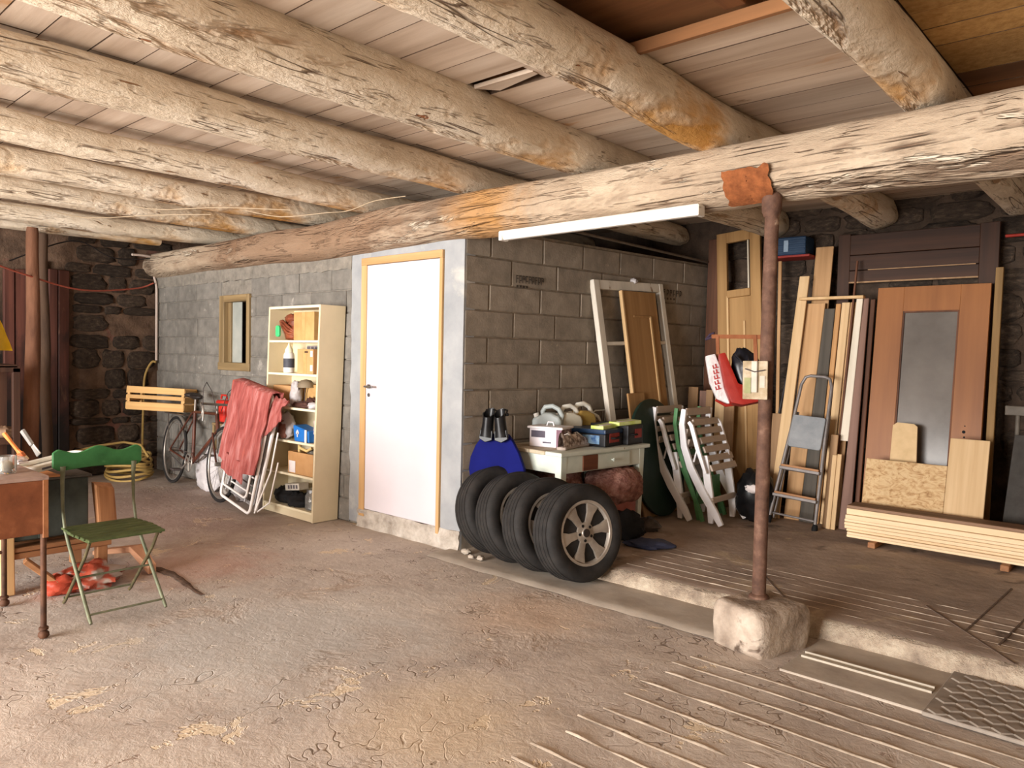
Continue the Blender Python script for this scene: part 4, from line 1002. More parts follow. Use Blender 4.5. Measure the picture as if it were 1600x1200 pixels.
b = MB(); b.span((-.02, -.42, .235), (.10, .40, .262)); b.build('plank', m_rough, tr, bevel=.005, jitter=.01)
b = MB(); b.span((-.45, -.40, .240), (-.04, .38, .270)); b.build('plank', m_rough, tr, bevel=.005, jitter=.01)
b = MB(); b.span((.03, -.36, .20), (.09, .38, .235)); b.build('rail', m_rough, tr, bevel=.004)
for x, y in ((.05, .33), (-.40, .33), (-.40, -.32), (.02, -.30)):
    b = MB(); b.span((x - .03, y - .03, 0), (x + .03, y + .03, .236)); b.build('leg', m_roughz, tr, bevel=.004)
o = MB().add([(-.04, -.03, 0), (.05, -.04, 0), (.05, .07, 0), (-.04, .06, 0), (-.05, -.06, .34), (.04, -.06, .33), (.04, .05, .29), (-.05, .06, .32)], [(0, 3, 2, 1), (4, 5, 6, 7), (0, 1, 5, 4), (1, 2, 6, 5), (2, 3, 7, 6), (3, 0, 4, 7)]).build('timber_block', m_roughz, bevel=.015, bseg=2); place(o, (-5.03, 1.79, .264)); tag(o, 'short upright brown timber offcut beside the steel tank', 'wood block')
o = MB().span((-.03, -.035, 0), (.03, .035, .37)).build('timber_post', m_pine_z, bevel=.005); place(o, (-5.02, 1.265, 0), (0, math.radians(-2), 0)); tag(o, 'short pine post standing below the rusty table', 'post')
o = MB().bar((0, 0, .02), (0.05, .20, .22), .07, .03).build('timber_brace', m_rough, bevel=.004); place(o, (-4.86, 1.30, 0.0), (0, 0, math.pi)); tag(o, 'slanting timber offcut under the rusty table', 'wood block'); o.location = (-4.84, 1.52, 0)
# board and dark trail on the floor
o = MB().add([(-.3, -.05, .06), (.15, -.06, .16), (.32, -.035, .06), (.32, .02, .06), (.15, .04, .16), (-.3, .06, .06), (-.3, -.05, .03), (.15, -.06, .12), (.32, -.035, .0), (.32, .02, .0), (.15, .04, .12), (-.3, .06, .03)],
           [(0, 1, 4, 5), (1, 2, 3, 4), (6, 11, 10, 7), (7, 10, 9, 8), (0, 6, 7, 1), (1, 7, 8, 2), (2, 8, 9, 3), (3, 9, 10, 4), (4, 10, 11, 5), (5, 11, 6, 0)]).build('bent_board', wood('pinkish_board', (176, 124, 92), (208, 158, 124), 'x'), bevel=.004)
place(o, (-5.20, 1.98, 0.0), (0, 0, math.radians(10))); tag(o, 'bent pinkish board end sticking out behind the green chair', 'board')
b = MB()
def fn(u, v):
    x = -5.0 + .74 * u; w = .034 * (1 - .65 * u) * (1 + .5 * nz3(u * 7, 2))
    return (x, 2.10 + .02 * math.sin(u * 5) - .02 * u + (v - .5) * 2 * w, -.001 + .007 * math.sin(math.pi * v) * (1 - .6 * u) * (1 + .6 * nz3(u * 12, v * 3)))
b.grid(fn, 40, 6); o = b.build('dirt_ridge', mat('dark_dirt', [(0.3, (74, 58, 48)), (0.7, (112, 88, 72))], scale=20, rough=1, bump=.8), smooth=60); tag(o, 'dark ridge of dirt trailing over the floor from the bent board', 'dirt', kind='stuff')
# red and white bag under the chair
t = thing('cement_bag', 'crumpled red and white plastic bag on the floor behind the green chair', 'bag', (-4.93, 1.63, 0.0))
b = MB(); b.blob((.02, .03, .05), (.14, .19, .075), .45, 2.8, 91, 28, 16, zmin=0); b.build('bag_body', mat('printed_red_white_plastic', [(0.38, (176, 164, 152)), (0.44, (176, 84, 62)), (0.54, (172, 74, 54)), (0.60, (176, 160, 150))], scale=4.5, detail=3, rough=.4, bump=.4), t, smooth=70)
b = MB(); b.blob((.06, -.13, .045), (.09, .10, .06), .4, 2.8, 93, 24, 14, zmin=0); b.build('red_end', flat('red_plastic_film', (176, 70, 48), rough=.5, bump=.3), t, smooth=70)

# ================================================================== GREEN BISTRO CHAIR
m_green = mat('chipped_green_paint', [(0.3, (40, 92, 50)), (0.7, (64, 124, 72))], scale=7, detail=9, rough=.5, bump=.1, patches=[((92, 148, 96), 6, .62, .08, (1, 1, 1))])
m_olive = mat('dark_olive_paint', [(0.3, (62, 74, 42)), (0.7, (96, 108, 66))], scale=8, rough=.55, patches=[((128, 134, 104), 9, .66, .05, (1, 1, 1))])
m_legg = mat('worn_green_grey_steel', [(0.3, (92, 96, 74)), (0.7, (134, 136, 112))], scale=12, rough=.5, metal=.2)
ch = thing('bistro_chair', 'green folding bistro chair with a wavy wooden backrest', 'chair', (-4.40, 1.61, 0))
Yl, Yr = -.185, .19
def bc_top(y):     # wavy outline of the backrest
    return None
n = 40; out = []
hw = .235
for i in range(n + 1):
    s = -1 + 2 * i / n; y = s * hw
    out.append((y, .87 + .018 * math.cos(s * math.pi * 2.0) * (1 - .3 * abs(s)) - (.022 * max(0, abs(s) - .88) / .12 if abs(s) > .88 else 0)))
for i in range(n + 1):
    s = 1 - 2 * i / n; y = s * hw
    out.append((y, .765 + .006 * math.cos(s * math.pi) + (.022 * max(0, abs(s) - .88) / .12 if abs(s) > .88 else 0)))
MBk = Matrix.Translation((-.205, 0, -.005)) @ Matrix.Rotation(math.radians(90), 4, 'Z')
b = MB(); b.prism([(x, z) for x, z in out], .018, MBk); b.build('backrest', m_green, ch, bevel=.004)
for y in (Yl, Yr):
    b = MB(); b.tube([(-.195, y, .78), (-.205, y, .70), (-.200, y, .55), (-.165, y, .44), (-.10, y, .36), (.215, y * 1.02, .03), (.235, y * 1.02, .012)], [.015, .011, .009, .009, .010, .010, .008], 8); b.build('back_leg', m_legg, ch, smooth=60)
    b = MB(); b.tube([(.17, y * .93, .425), (.10, y * .93, .33), (-.20, y * .93, .03), (-.225, y * .93, .012)], .009, 8); b.build('front_leg', mat('rusty_green_steel', [(0.3, (70, 66, 46)), (0.7, (104, 92, 64))], scale=12, rough=.6), ch, smooth=60)
    b = MB(); b.tube([(-.19, y * .96, .418), (.19, y * .96, .425)], .008, 8); b.build('seat_rail', m_olive, ch, smooth=60)
for i in range(7):
    x = -.17 + .061 * i
    b = MB(); b.box((x, 0, .438), (.048, .42 - .01 * abs(i - 3), .014)); b.build('seat_slat', m_olive, ch, bevel=.003)
for (x, z) in ((.20, .05), (-.19, .05), (.02, .205)):
    b = MB(); b.tube([(x, Yl, z), (x, Yr, z)], .006, 8); b.build('stretcher', m_legg, ch, smooth=60)
# ================================================================== TYRES
m_rubber = mat('worn_tyre_rubber', [(0.3, (24, 23, 23)), (0.7, (48, 45, 43))], scale=9, detail=8, rough=.75, bump=.1)
m_alloy = mat('dusty_alloy', [(0.3, (146, 136, 126)), (0.7, (188, 178, 166))], scale=8, rough=.42, metal=.45, bump=.05)
m_black = flat('matt_black', (18, 17, 17), rough=.8, var=4)
tyre_m = None
def tyre_parts(root):
    R, w = .315, .215
    b = MB(); prof = [(.205, -.085), (.225, -.10), (.27, -.108), (.295, -.098), (.309, -.082), (.315, -.05), (.315, .05), (.309, .082), (.295, .098), (.27, .108), (.225, .10), (.205, .085), (.198, 0)]
    b.lathe(prof, 56, closed=True); ty = b.build('tyre_casing', m_rubber, root, smooth=45)
    b = MB()
    for z in (-.055, -.019, .019, .055):
        b.lathe([(.3135, z - .013), (.3185, z - .011), (.3185, z + .011), (.3135, z + .013)], 56)
    b.build('tread_band', m_rubber, ty, smooth=30)
    b = MB(); b.lathe([(.207, .085), (.213, .088), (.213, .095), (.196, .093), (.188, .075), (.186, -.08), (.20, -.09)], 48, caps=False); b.build('rim', m_alloy, root, smooth=45)
    b = MB(); b.lathe([(0, .015), (.188, .015), (.188, .0), (0, 0)], 32); b.build('wheel_back', m_black, root, smooth=40)
    for k in range(6):
        a = 2 * math.pi * k / 6
        M = Matrix.Rotation(a, 4, 'Z')
        o = [(-.026, .03), (-.024, .075), (-.028, .13), (-.050, .19), (.050, .19), (.028, .13), (.024, .075), (.026, .03)]
        vs = [(x, y, .086 - .014 * (1 - y / .19)) for x, y in o] + [(x * .9, y, .045) for x, y in o]; nn = len(o)
        fs = [tuple(reversed(range(nn))), tuple(range(nn, 2 * nn))] + [(i, (i + 1) % nn, (i + 1) % nn + nn, i + nn) for i in range(nn)]
        b = MB(); b.add(vs, fs, M); b.build('spoke', m_alloy, root, bevel=.006, bseg=2, smooth=40)
    b = MB(); b.lathe([(0, .088), (.030, .088), (.034, .082), (.068, .078), (.072, .05), (0, .05)], 30); hb = b.build('hub', m_alloy, root, smooth=40)
    b = MB(); b.lathe([(0, .0915), (.026, .0915), (.028, .087), (0, .087)], 24); b.build('hub_cap', flat('dark_hub_cap', (52, 44, 40), rough=.4), hb, smooth=40)
    for k in range(5):
        a = 2 * math.pi * k / 5 + .3
        b = MB(); b.lathe([(0, .083), (.010, .083), (.010, .075), (0, .075)], 12, Matrix.Translation((.05 * math.cos(a), .05 * math.sin(a), 0))); b.build('lug_hole', m_black, hb)
def copy_tree(o, parent=None):
    c = o.copy(); COL.objects.link(c); c.parent = parent
    for k in list(o.children): copy_tree(k, c)
    return c
TY = [((-2.85, 3.82), 8, 'car tyre on a six-spoke alloy wheel, foremost of the leaning row'), ((-3.12, 3.83), 12, 'second car tyre from the front, just behind the exposed alloy wheel'),
      ((-3.39, 3.86), 15, 'third car tyre from the front, touching the foot of the blue bodyboard'), ((-3.66, 3.93), 16, 'last car tyre of the row, right by the wall corner')]
t0 = None
for (p, tilt, lab) in TY:
    if t0 is None:
        t0 = thing('car_tyre', lab, 'tyre'); tyre_parts(t0); t = t0
    else: t = copy_tree(t0)
    tag(t, lab, 'tyre', 'tyres leaning in a row')
    ti = math.radians(tilt)
    n = Vector((math.cos(math.radians(-14)) * math.cos(ti), math.sin(math.radians(-14)) * math.cos(ti), math.sin(ti)))
    up = Vector((0, 0, 1)); y = n.cross(Vector((0, 0, 1))).normalized(); u = y.cross(n)
    M = Matrix((u, -y, n)).transposed()
    if M.determinant() < 0: M = Matrix((u, y, n)).transposed()
    M = M.to_4x4(); M.translation = (p[0], p[1], .306 * math.cos(ti) + .10 * math.sin(ti) + .016)
    t.matrix_world = M @ Matrix.Rotation(math.radians(17 * len(lab)), 4, 'Z') @ Matrix.Scale(.96, 4)
# ================================================================== BODYBOARD AND FINS
bm_ = thing('bodyboard', 'deep blue bodyboard propped on the tyres by the wall corner', 'bodyboard')
c0 = Vector((-3.70, 3.97, .445))
bm_.matrix_world = frame_matrix(c0, (.93, .37, 0), (-.03, .02, 1)) @ Matrix.Scale(.86, 4)
out = [(-.115, .50), (.10, .50), (.145, .44), (.20, .34), (.245, .22), (.255, .12), (.235, .03), (.17, -.04), (.05, -.07), (-.09, -.06), (-.17, -.02), (-.235, .10), (-.25, .20), (-.235, .30), (-.19, .40)]
b = MB(); b.prism(out, .05); b.build('board', mat('deep_blue_foam', [(0.3, (14, 18, 82)), (0.7, (22, 28, 108))], scale=3, rough=.75, spec=.08, bump=0), bm_, bevel=.012, bseg=3, smooth=40)
b = MB(); b.prism([(.06, -.055), (.22, .02), (.25, .12), (.15, .10), (.08, .03)], .004, Matrix.Translation((0, -.0265, .0))); b.build('light_patch', flat('mid_blue_print', (34, 56, 128), rough=.7, spec=.1), bm_)
b = MB(); b.tube([(.14, -.028, .10), (.17, -.028, .115), (.21, -.028, .11), (.185, -.028, .10), (.14, -.028, .10), (.16, -.028, .09), (.23, -.028, .092)], .003, 6); b.build('logo', flat('white_paper', (232, 222, 220)), bm_)
for s, lab in ((-1, 'left black swim fin standing on top of the blue bodyboard'), (1, 'right black swim fin standing on top of the blue bodyboard')):
    fn_ = thing('swim_fin', lab, 'swim fin', group='pair of swim fins'); fn_.matrix_world = bm_.matrix_world @ Matrix.Translation((-.01 + s * .068, -.055, .475)) @ Matrix.Rotation(math.radians(-6 * s), 4, 'Y')
    b = MB()
    def fn(u, v, s=s):
        a = 2 * math.pi * u
        r = (.060 - .012 * v) * (1 - .25 * math.sin(math.pi * v) * .4)
        return (r * math.cos(a), .045 * math.sin(a) * (1 + .2 * v) , .20 * v + .035 * v * math.sin(a) + .004 * nz3(u * 5, v * 5))
    b.grid(fn, 22, 12); b.build('foot_pocket', flat('black_gloss_rubber', (20, 20, 22), rough=.35), fn_, solid=.006, smooth=60)
    b = MB(); b.tube([(-.048, .02, .18), (-.05, .06, .22), (0, .085, .235), (.05, .06, .22), (.048, .02, .18)], .010, 8, flatx=.6); st = b.build('heel_strap', flat('black_gloss_rubber', (20, 20, 22)), fn_, smooth=60)
    b = MB(); b.box((-.055 if s < 0 else .055, .03, .185), (.02, .03, .025)); b.build('buckle', m_black, fn_, bevel=.004)
    b = MB(); b.prism([(-.055, .06), (.055, .06), (.06, -.02), (.0, -.045), (-.06, -.02)], .02, Matrix.Translation((0, -.012, 0))); b.build('blade', flat('black_gloss_rubber', (20, 20, 22)), fn_, bevel=.005)

# ================================================================== PALE TABLE
m_pale = mat('pale_mint_paint', [(0.3, (196, 204, 192)), (0.7, (220, 226, 214))], scale=5, detail=8, rough=.6, bump=.1, patches=[((150, 132, 104), 7, .68, .03, (1, 1, 1))])
m_worntop = mat('worn_table_boards', [(0.3, (124, 100, 76)), (0.5, (176, 160, 134)), (0.7, (206, 196, 174))], scale=5, detail=9, rough=.7, bump=.15)
tb = thing('side_table', 'old pale-painted wooden table with a drawer, standing behind the tyres', 'table', (-3.25, 4.14, .10), (0, 0, math.radians(-4)))
TW, TL, TH = .58, .98, .67     # x extent to -TW, y extent to TL
for i in range(4):
    b = MB(); b.span((-TW - .03 + i * (TW + .06) / 4, -.03, TH - .028), (-TW - .03 + (i + 1) * (TW + .06) / 4 - .004, TL + .03, TH)); b.build('top_board', m_worntop if i < 3 else m_pale, tb, bevel=.004)
for x, y in ((-.035, .035), (-TW + .035, .035), (-.035, TL - .035), (-TW + .035, TL - .035)):
    b = MB(); b.add([(x + a * .032, y + c * .032, TH - .03) for a, c in ((-1, -1), (1, -1), (1, 1), (-1, 1))] + [(x + a * .02, y + c * .02, 0) for a, c in ((-1, -1), (1, -1), (1, 1), (-1, 1))], [(3, 2, 1, 0), (4, 5, 6, 7), (0, 1, 5, 4), (1, 2, 6, 5), (2, 3, 7, 6), (3, 0, 4, 7)]); b.build('leg', m_pale, tb, bevel=.003)
b = MB(); b.span((-TW + .06, .004, TH - .155), (-.06, .026, TH - .03)); b.build('end_apron', m_pale, tb, bevel=.002)
b = MB(); b.span((-TW + .06, TL - .026, TH - .155), (-.06, TL - .004, TH - .03)); b.build('end_apron', m_pale, tb, bevel=.002)
b = MB(); b.span((-TW + .004, .06, TH - .155), (-TW + .026, TL - .06, TH - .03)); b.build('side_apron', m_pale, tb, bevel=.002)
b = MB(); b.span((-.026, .06, TH - .155), (-.006, TL - .06, TH - .03)); b.build('side_apron', m_pale, tb, bevel=.002)
b = MB(); b.span((-.024, .40, TH - .145), (.004, .78, TH - .04)); dw = b.build('drawer', m_pale, tb, bevel=.003)
b = MB(); b.lathe([(.006, 0), (.006, .014), (.015, .018), (.015, .026), (0, .03)], 14, Matrix.Translation((.004, .56, TH - .09)) @ Matrix.Rotation(math.pi / 2, 4, 'Y')); b.build('knob', m_pale, dw, smooth=50)
b = MB(); b.span((-.02, .235, TH - .148), (.005, .395, TH - .038)); b.build('bare_wood_patch', wood('reddish_bare_wood', (96, 54, 36), (134, 82, 56), 'y'), tb)
def ON(x, y): # on the table top, table-local
    v = Matrix.Rotation(math.radians(-4), 4, 'Z') @ Vector((x, y * .94, 0)); return (-3.25 + v.x, 4.14 + v.y, .10 + TH + .001)
# washing powder tub
t = thing('powder_box', 'white and purple lidded box at the near end of the pale table', 'box', ON(-.32, .24), (0, 0, math.radians(14)))
b = MB(); b.span((-.13, -.09, 0), (.13, .09, .135)); b.build('body', flat('white_print_card', (232, 226, 232), rough=.5, var=4), t, bevel=.004)
b = MB(); b.span((-.145, -.105, .135), (.145, .105, .152)); b.build('lid', flat('white_plastic_lid', (240, 236, 238), rough=.4, var=3), t, bevel=.005)
b = MB(); b.tube([(-.03, -.0, .152), (-.02, 0, .18), (.02, 0, .18), (.03, 0, .152)], .006, 8); b.build('lid_handle', flat('white_plastic_lid', (240, 236, 238)), t, smooth=60)
b = MB(); b.span((-.115, -.0915, .07), (0.0, -.0895, .12)); b.build('dark_panel', flat('dark_slate_print', (84, 78, 92)), t)
b = MB(); b.span((-.02, -.0915, .03), (.05, -.0895, .04)); b.build('print_line', flat('dark_slate_print', (84, 78, 92)), t)
b = MB(); b.span((.09, -.0917, .0), (.131, -.0893, .133)); b.build('purple_edge', flat('purple_print', (120, 86, 100)), t)
b = MB(); b.span((.1295, -.09, .0), (.1315, .09, .133)); b.build('purple_side', mat('purple_floral', [(.35, (92, 60, 66)), (.5, (140, 106, 108)), (.65, (206, 190, 188))], scale=16, rough=.5), t)
# shoes
m_shoe = mat('brown_mesh_shoe', [(0.36, (84, 68, 62)), (0.5, (160, 142, 132)), (0.62, (224, 214, 206))], scale=26, detail=5, rough=.8, bump=.3)
for i, (dx, dy, rz, lab) in enumerate(((-.13, .22, 20, 'front one of the grey-brown sports shoes on the pale table'), (-.17, .38, 8, 'back one of the grey-brown sports shoes on the pale table'))):
    t = thing('sports_shoe', lab, 'shoe', ON(dx, dy), (0, 0, math.radians(rz + 85)), group='pair of sports shoes')
    sole = [(-.135, 0), (-.12, -.038), (-.04, -.036), (.05, -.044), (.11, -.04), (.14, -.01), (.135, .025), (.08, .045), (-.04, .036), (-.12, .036)]
    b = MB(); b.add([(x, y, z) for z in (0, .024) for x, y in sole], [tuple(reversed(range(10))), tuple(range(10, 20))] + [(k, (k + 1) % 10, (k + 1) % 10 + 10, k + 10) for k in range(10)]); b.build('sole', flat('grey_sole', (176, 162, 152)), t, bevel=.006, smooth=50)
    b = MB()
    def fn(u, v):
        x = -.13 + .26 * u; w = .040 * (1 - .25 * abs(u - .5)) * (math.sin(math.pi * min(1, max(0, .06 + u * .9))) ** .35)
        h = .095 - .055 * max(0, (u - .3) / .7) ** .8 + (.012 if u < .12 else 0)
        a = math.pi * v
        return (x, w * math.cos(a), .022 + h * abs(math.sin(a)) ** .7 - (.035 * (1 - abs(u - .22) / .16) if abs(u - .22) < .16 and .3 < v < .7 else 0))
    b.grid(fn, 24, 14); b.build('upper', m_shoe, t, smooth=60)
    for k in range(4):
        x = -.01 + .025 * k; z = .105 - .012 * k
        b = MB(); b.tube([(x, -.025, z - .006), (x + .006, 0, z + .006), (x, .025, z - .006)], .004, 6); b.build('lace', flat('pale_lace', (206, 196, 184)), t, smooth=60)
# jerry cans
def jerry(lab, x, y, rz, body, handle, s=1.0, cap=(226, 222, 214)):
    t = thing('jerrycan', lab, 'jerrycan', ON(x, y), (0, 0, math.radians(rz)), group='plastic jerrycans on the table')
    o = [(-.11, 0), (.11, 0), (.118, .02), (.118, .17), (.10, .205), (.03, .235), (-.03, .235), (-.05, .215), (-.11, .19), (-.118, .17), (-.118, .02)]
    t.scale = (s, s, s)
    b = MB(); b.prism(o, .12); b.build('body', body, t, bevel=.018, bseg=3, smooth=50)
    b = MB(); b.tube([(.10, 0, .17), (.108, 0, .215), (.08, 0, .262), (.03, 0, .285), (-.03, 0, .275), (-.05, 0, .24), (-.045, 0, .21)], .019, 10, flatx=.8); b.build('handle', handle, t, smooth=60)
    b = MB(); b.lathe([(.022, .0), (.022, .03), (0, .032)], 16, Matrix.Translation((-.095, 0, .195)) @ Matrix.Rotation(math.radians(-20), 4, 'Y')); b.build('cap', flat('cap_%d' % cap[0], cap), t, smooth=40)
    return t
m_can = mat('milky_grey_plastic', [(0.3, (158, 168, 168)), (0.7, (186, 194, 192))], scale=4, rough=.35)
m_can2 = mat('milky_beige_plastic', [(0.3, (196, 190, 172)), (0.7, (220, 214, 198))], scale=4, rough=.35)
m_can3 = mat('oil_filled_plastic', [(0.3, (140, 112, 54)), (0.7, (176, 148, 84))], scale=4, rough=.35)
m_hdl = flat('milky_white_handle', (226, 224, 214), rough=.35, var=4)
jerry('grey translucent jerrycan, nearest the powder box', -.50, .42, 22, m_can, m_can)
jerry('milky white jerrycan, second along the wall behind the table', -.44, .57, 70, m_can2, m_hdl, 1.0)
jerry('yellowish oil jerrycan, third along the wall behind the table', -.43, .73, 74, m_can3, m_hdl, 1.05)
jerry('small brown jerrycan with a white handle, farthest along the wall', -.42, .88, 74, flat('brown_can_plastic', (112, 84, 48), rough=.4), m_hdl, .72)
# tool cases
t = thing('tool_case', 'dark blue and black tool case lying on the pale table', 'tool case', ON(-.20, .64), (0, 0, math.radians(4)))
m_dkblue = flat('dark_blue_plastic', (30, 54, 86), rough=.4, var=6)
b = MB(); b.span((-.19, -.13, 0), (.17, .13, .095)); b.build('base_shell', flat('black_plastic', (30, 30, 33), rough=.5), t, bevel=.01, bseg=2)
b = MB(); b.span((-.19, -.13, .096), (.17, .13, .13)); b.build('lid_shell', m_dkblue, t, bevel=.01, bseg=2)
b = MB(); b.span((-.03, -.1325, .02), (.12, -.1305, .085)); b.build('blue_label', mat('blue_print', [(.35, (34, 84, 150)), (.65, (150, 186, 214))], scale=20, rough=.4), t)
b = MB(); b.span((.1705, -.07, .03), (.174, .07, .10)); b.build('red_badge', flat('dull_red_plastic', (150, 56, 50)), t, bevel=.001)
b = MB(); b.tube([(.17, -.05, .065), (.20, -.045, .065), (.20, .045, .065), (.17, .05, .065)], .008, 8); b.build('handle', m_black, t, smooth=60)
t = thing('tool_case', 'black tool case with red badge at the far end of the pale table', 'tool case', ON(-.19, .93), (0, 0, math.radians(2)))
b = MB(); b.span((-.19, -.125, 0), (.17, .10, .15)); b.build('base_shell', flat('black_plastic', (30, 30, 33)), t, bevel=.012, bseg=2)
b = MB(); b.span((.1705, -.03, .05), (.174, .07, .12)); b.build('red_badge', flat('dull_red_plastic', (150, 56, 50)), t, bevel=.001)
b = MB(); b.tube([(.17, -.09, .08), (.195, -.08, .08), (.195, -.03, .08), (.17, -.02, .08)], .007, 8); b.build('handle', m_black, t, smooth=60)
m_hiviz = mat('lime_plastic', [(.35, (196, 214, 96)), (.65, (222, 232, 168))], scale=12, rough=.4)
for i, (x, y, rz, lab) in enumerate(((-.13, .68, 6, 'lime green packet on the blue tool case'), (-.10, .90, -8, 'pale lime packet on the black tool case'))):
    z = .131 if i == 0 else .151
    p = ON(x, y); t = thing('packet', lab, 'packet', (p[0], p[1], p[2] + z), (math.radians(2), 0, math.radians(rz)), group='lime packets')
    b = MB(); b.span((-.055, -.13, 0), (.055, .13, .028)); b.build('body', m_hiviz, t, bevel=.006, bseg=2)
    b = MB(); b.span((.0, -.10, .0281), (.035, .06, .0295)); b.build('white_label', flat('white_paper', (232, 222, 220)), t)
t = thing('wire_stand', 'thin pale wire bracket standing at the back of the pale table', 'bracket', ON(-.44, 1.0))
b = MB(); b.tube([(0, -.10, 0), (0, -.12, .20), (0, -.06, .235), (0, .09, .235), (0, .07, 0)], .006, 8); b.build('wire_bow', flat('pale_wire', (206, 204, 196), rough=.4), t, smooth=60)
b = MB(); b.tube([(0, -.10, 0), (0, .07, 0)], .005, 8); b.build('wire_foot', flat('pale_wire', (206, 204, 196)), t, smooth=60)
# poufs under the table
m_shag = mat('shaggy_dusty_pink', [(0.3, (112, 72, 62)), (0.5, (160, 112, 100)), (0.7, (196, 152, 138))], scale=18, detail=8, rough=1, bump=1.0, bscale=26, bdist=.04)
def pouf(lab, loc, rx, seed):
    t = thing('pouf', lab, 'pouf', loc, group='shaggy poufs under the table')
    b = MB()
    b.blob((0, 0, .36), (rx, rx, .15), .10, 9, seed, 48, 26, power=.8); b.build('cushion', m_shag, t, smooth=70)
    b = MB(); b.lathe([(rx * .75, 0), (rx * .80, .02), (rx * .82, .25), (rx * .7, .28)], 24); b.build('base', flat('brick_pink_fabric', (146, 84, 74), var=10), t, smooth=50)
    return t
pouf('large dusty-pink shaggy pouf on the right under the pale table', (-3.30, 4.86, .10), .215, 3)
pouf('smaller dusty-pink shaggy pouf on the left under the pale table', (-3.62, 4.55, .10), .19, 6)
# floor oddments
o = MB().blob((0, 0, .09), (.14, .12, .12), .35, 2.6, 101, 24, 14, zmin=0).build('black_bag', flat('black_fabric', (26, 26, 28)), smooth=70); place(o, (-3.08, 4.72, .10)); tag(o, 'black crumpled bag on the platform behind the foremost tyre', 'bag')
o = MB().blob((0, 0, .02), (.17, .10, .035), .3, 2.6, 103, 24, 12, zmin=0).build('blue_rag', flat('dull_blue_cloth', (60, 66, 92)), smooth=70); place(o, (-2.83, 4.64, .10), (0, 0, .6)); tag(o, 'dull blue cloth on the platform right of the tyres', 'cloth')
o = MB().blob((0, 0, .04), (.11, .08, .06), .35, 2.6, 105, 20, 12, zmin=0).build('grey_rag', flat('dark_grey_cloth', (74, 66, 60), var=20), smooth=70); place(o, (-3.12, 5.08, .10)); tag(o, 'dark grey rag on the platform beside the table leg', 'rag')
for i, (x, y, r_) in enumerate(((-3.80, 3.77, .045), (-3.70, 3.72, .03), (-3.62, 3.73, .035))):
    o = MB().blob((0, 0, r_ * .5), (r_ * .9, r_ * .65, r_ * .45), .5, 2.8, 110 + i, 12, 8, zmin=0).build('mortar_chip', m_pale_conc, smooth=60); place(o, (x, y, .016))
    tag(o, ('largest pale mortar chip at the foot of the wall corner', 'middle pale mortar chip by the rearmost tyre', 'mortar chip nearest the tyres by the wall corner')[i], 'rubble', 'mortar chips')
# ================================================================== LEANING FRAMES BY THE BLOCK WALL
def leanM(origin, xdir, up): return frame_matrix(Vector(origin), xdir, up)
m_whitewood = mat('chipped_white_paint', [(0.3, (198, 190, 176)), (0.7, (226, 218, 204))], scale=8, stretch=(1, 1, .3), detail=8, rough=.6, bump=.1, patches=[((140, 112, 80), 7, .66, .04, (1, 1, .4))])
WBd = (0.105, .995, 0)
wf = thing('window_sash', 'old white-painted window sash leaning against the brownish block wall', 'window sash')
wf.matrix_world = leanM((-3.45, 5.20, .10), WBd, (-.165, -.02, 1.0))
w, h = .96, 2.02
for x0, x1 in ((0, .075), (w - .06, w)):
    b = MB(); b.span((x0, -.025, 0), (x1, .025, h)); b.build('stile', m_whitewood, wf, bevel=.005)
for z0, z1 in ((0, .09), (h - .08, h), (1.46, 1.49), (.80, .83)):
    b = MB(); b.span((.07, -.022, z0), (w - .06, .022, z1)); b.build('rail', m_whitewood, wf, bevel=.004)
pn = thing('cupboard_door', 'light brown panelled cupboard door leaning in front of the white sash', 'cupboard door')
pn.matrix_world = leanM((-3.385, 5.50, .10), WBd, (-.165, .0, 1.0))
m_oak = wood('honey_brown_veneer', (146, 108, 68), (172, 132, 86), 'z', rand=.05)
m_oakl = wood('pale_edge_wood', (192, 156, 108), (214, 180, 134), 'z', rand=.05)
w, h = .46, 1.95
b = MB(); b.span((0, -.012, 0), (w, .012, h)); b.build('panel', m_oak, pn, bevel=.002)
b = MB(); b.span((-.022, -.02, 0), (0.0, .014, h)); b.build('edge_strip', m_oakl, pn, bevel=.003)
b = MB(); b.span((w - .13, -.024, .05), (w - .105, -.012, h - .22)); b.build('moulding', m_oakl, pn, bevel=.003)
b = MB(); b.span((.11, -.020, h - .235), (w - .105, -.012, h - .215)); b.build('moulding', m_oak, pn, bevel=.003)
o = MB().blob((0, 0, .02), (.045, .035, .03), .3, 3, 121).build('white_wad', m_plastic, smooth=60); place(o, (-3.73, 5.72, 2.10)); tag(o, 'small white wad stuck on top of the white sash', 'wad')
def board(name, label, cat, x0, x1, yb, k, z0, z1, m, th=.02, group=None, top=None, bev=.003, shear=0.0, dy=0.0):
    """board leaning on the stone wall: spans X at its foot, top edge shifted by shear"""
    b = MB(); h = (z1 - z0) * math.sqrt(1 + k * k)
    tx0, tx1 = top if top else (x0 + shear, x1 + shear)
    xm = (x0 + x1) / 2
    b.add([(x0 - xm, 0, 0), (x1 - xm, 0, 0), (x1 - xm, th, 0), (x0 - xm, th, 0), (tx0 - xm, 0, h), (tx1 - xm, 0, h), (tx1 - xm, th, h), (tx0 - xm, th, h)], [(0, 3, 2, 1), (4, 5, 6, 7), (0, 1, 5, 4), (1, 2, 6, 5), (2, 3, 7, 6), (3, 0, 4, 7)])
    o = b.build(name, m, bevel=bev)
    o.location = (xm, yb + (z0 - .1) * k + dy, z0 + .001); o.rotation_euler = (-math.atan(k), 0, 0)
    return tag(o, label, cat, group)
m_p1 = wood('plank_pine', (168, 128, 86), (196, 156, 112), 'z', rand=.08)
m_p2 = wood('plank_pale_pine', (192, 158, 114), (216, 186, 144), 'z', rand=.06)
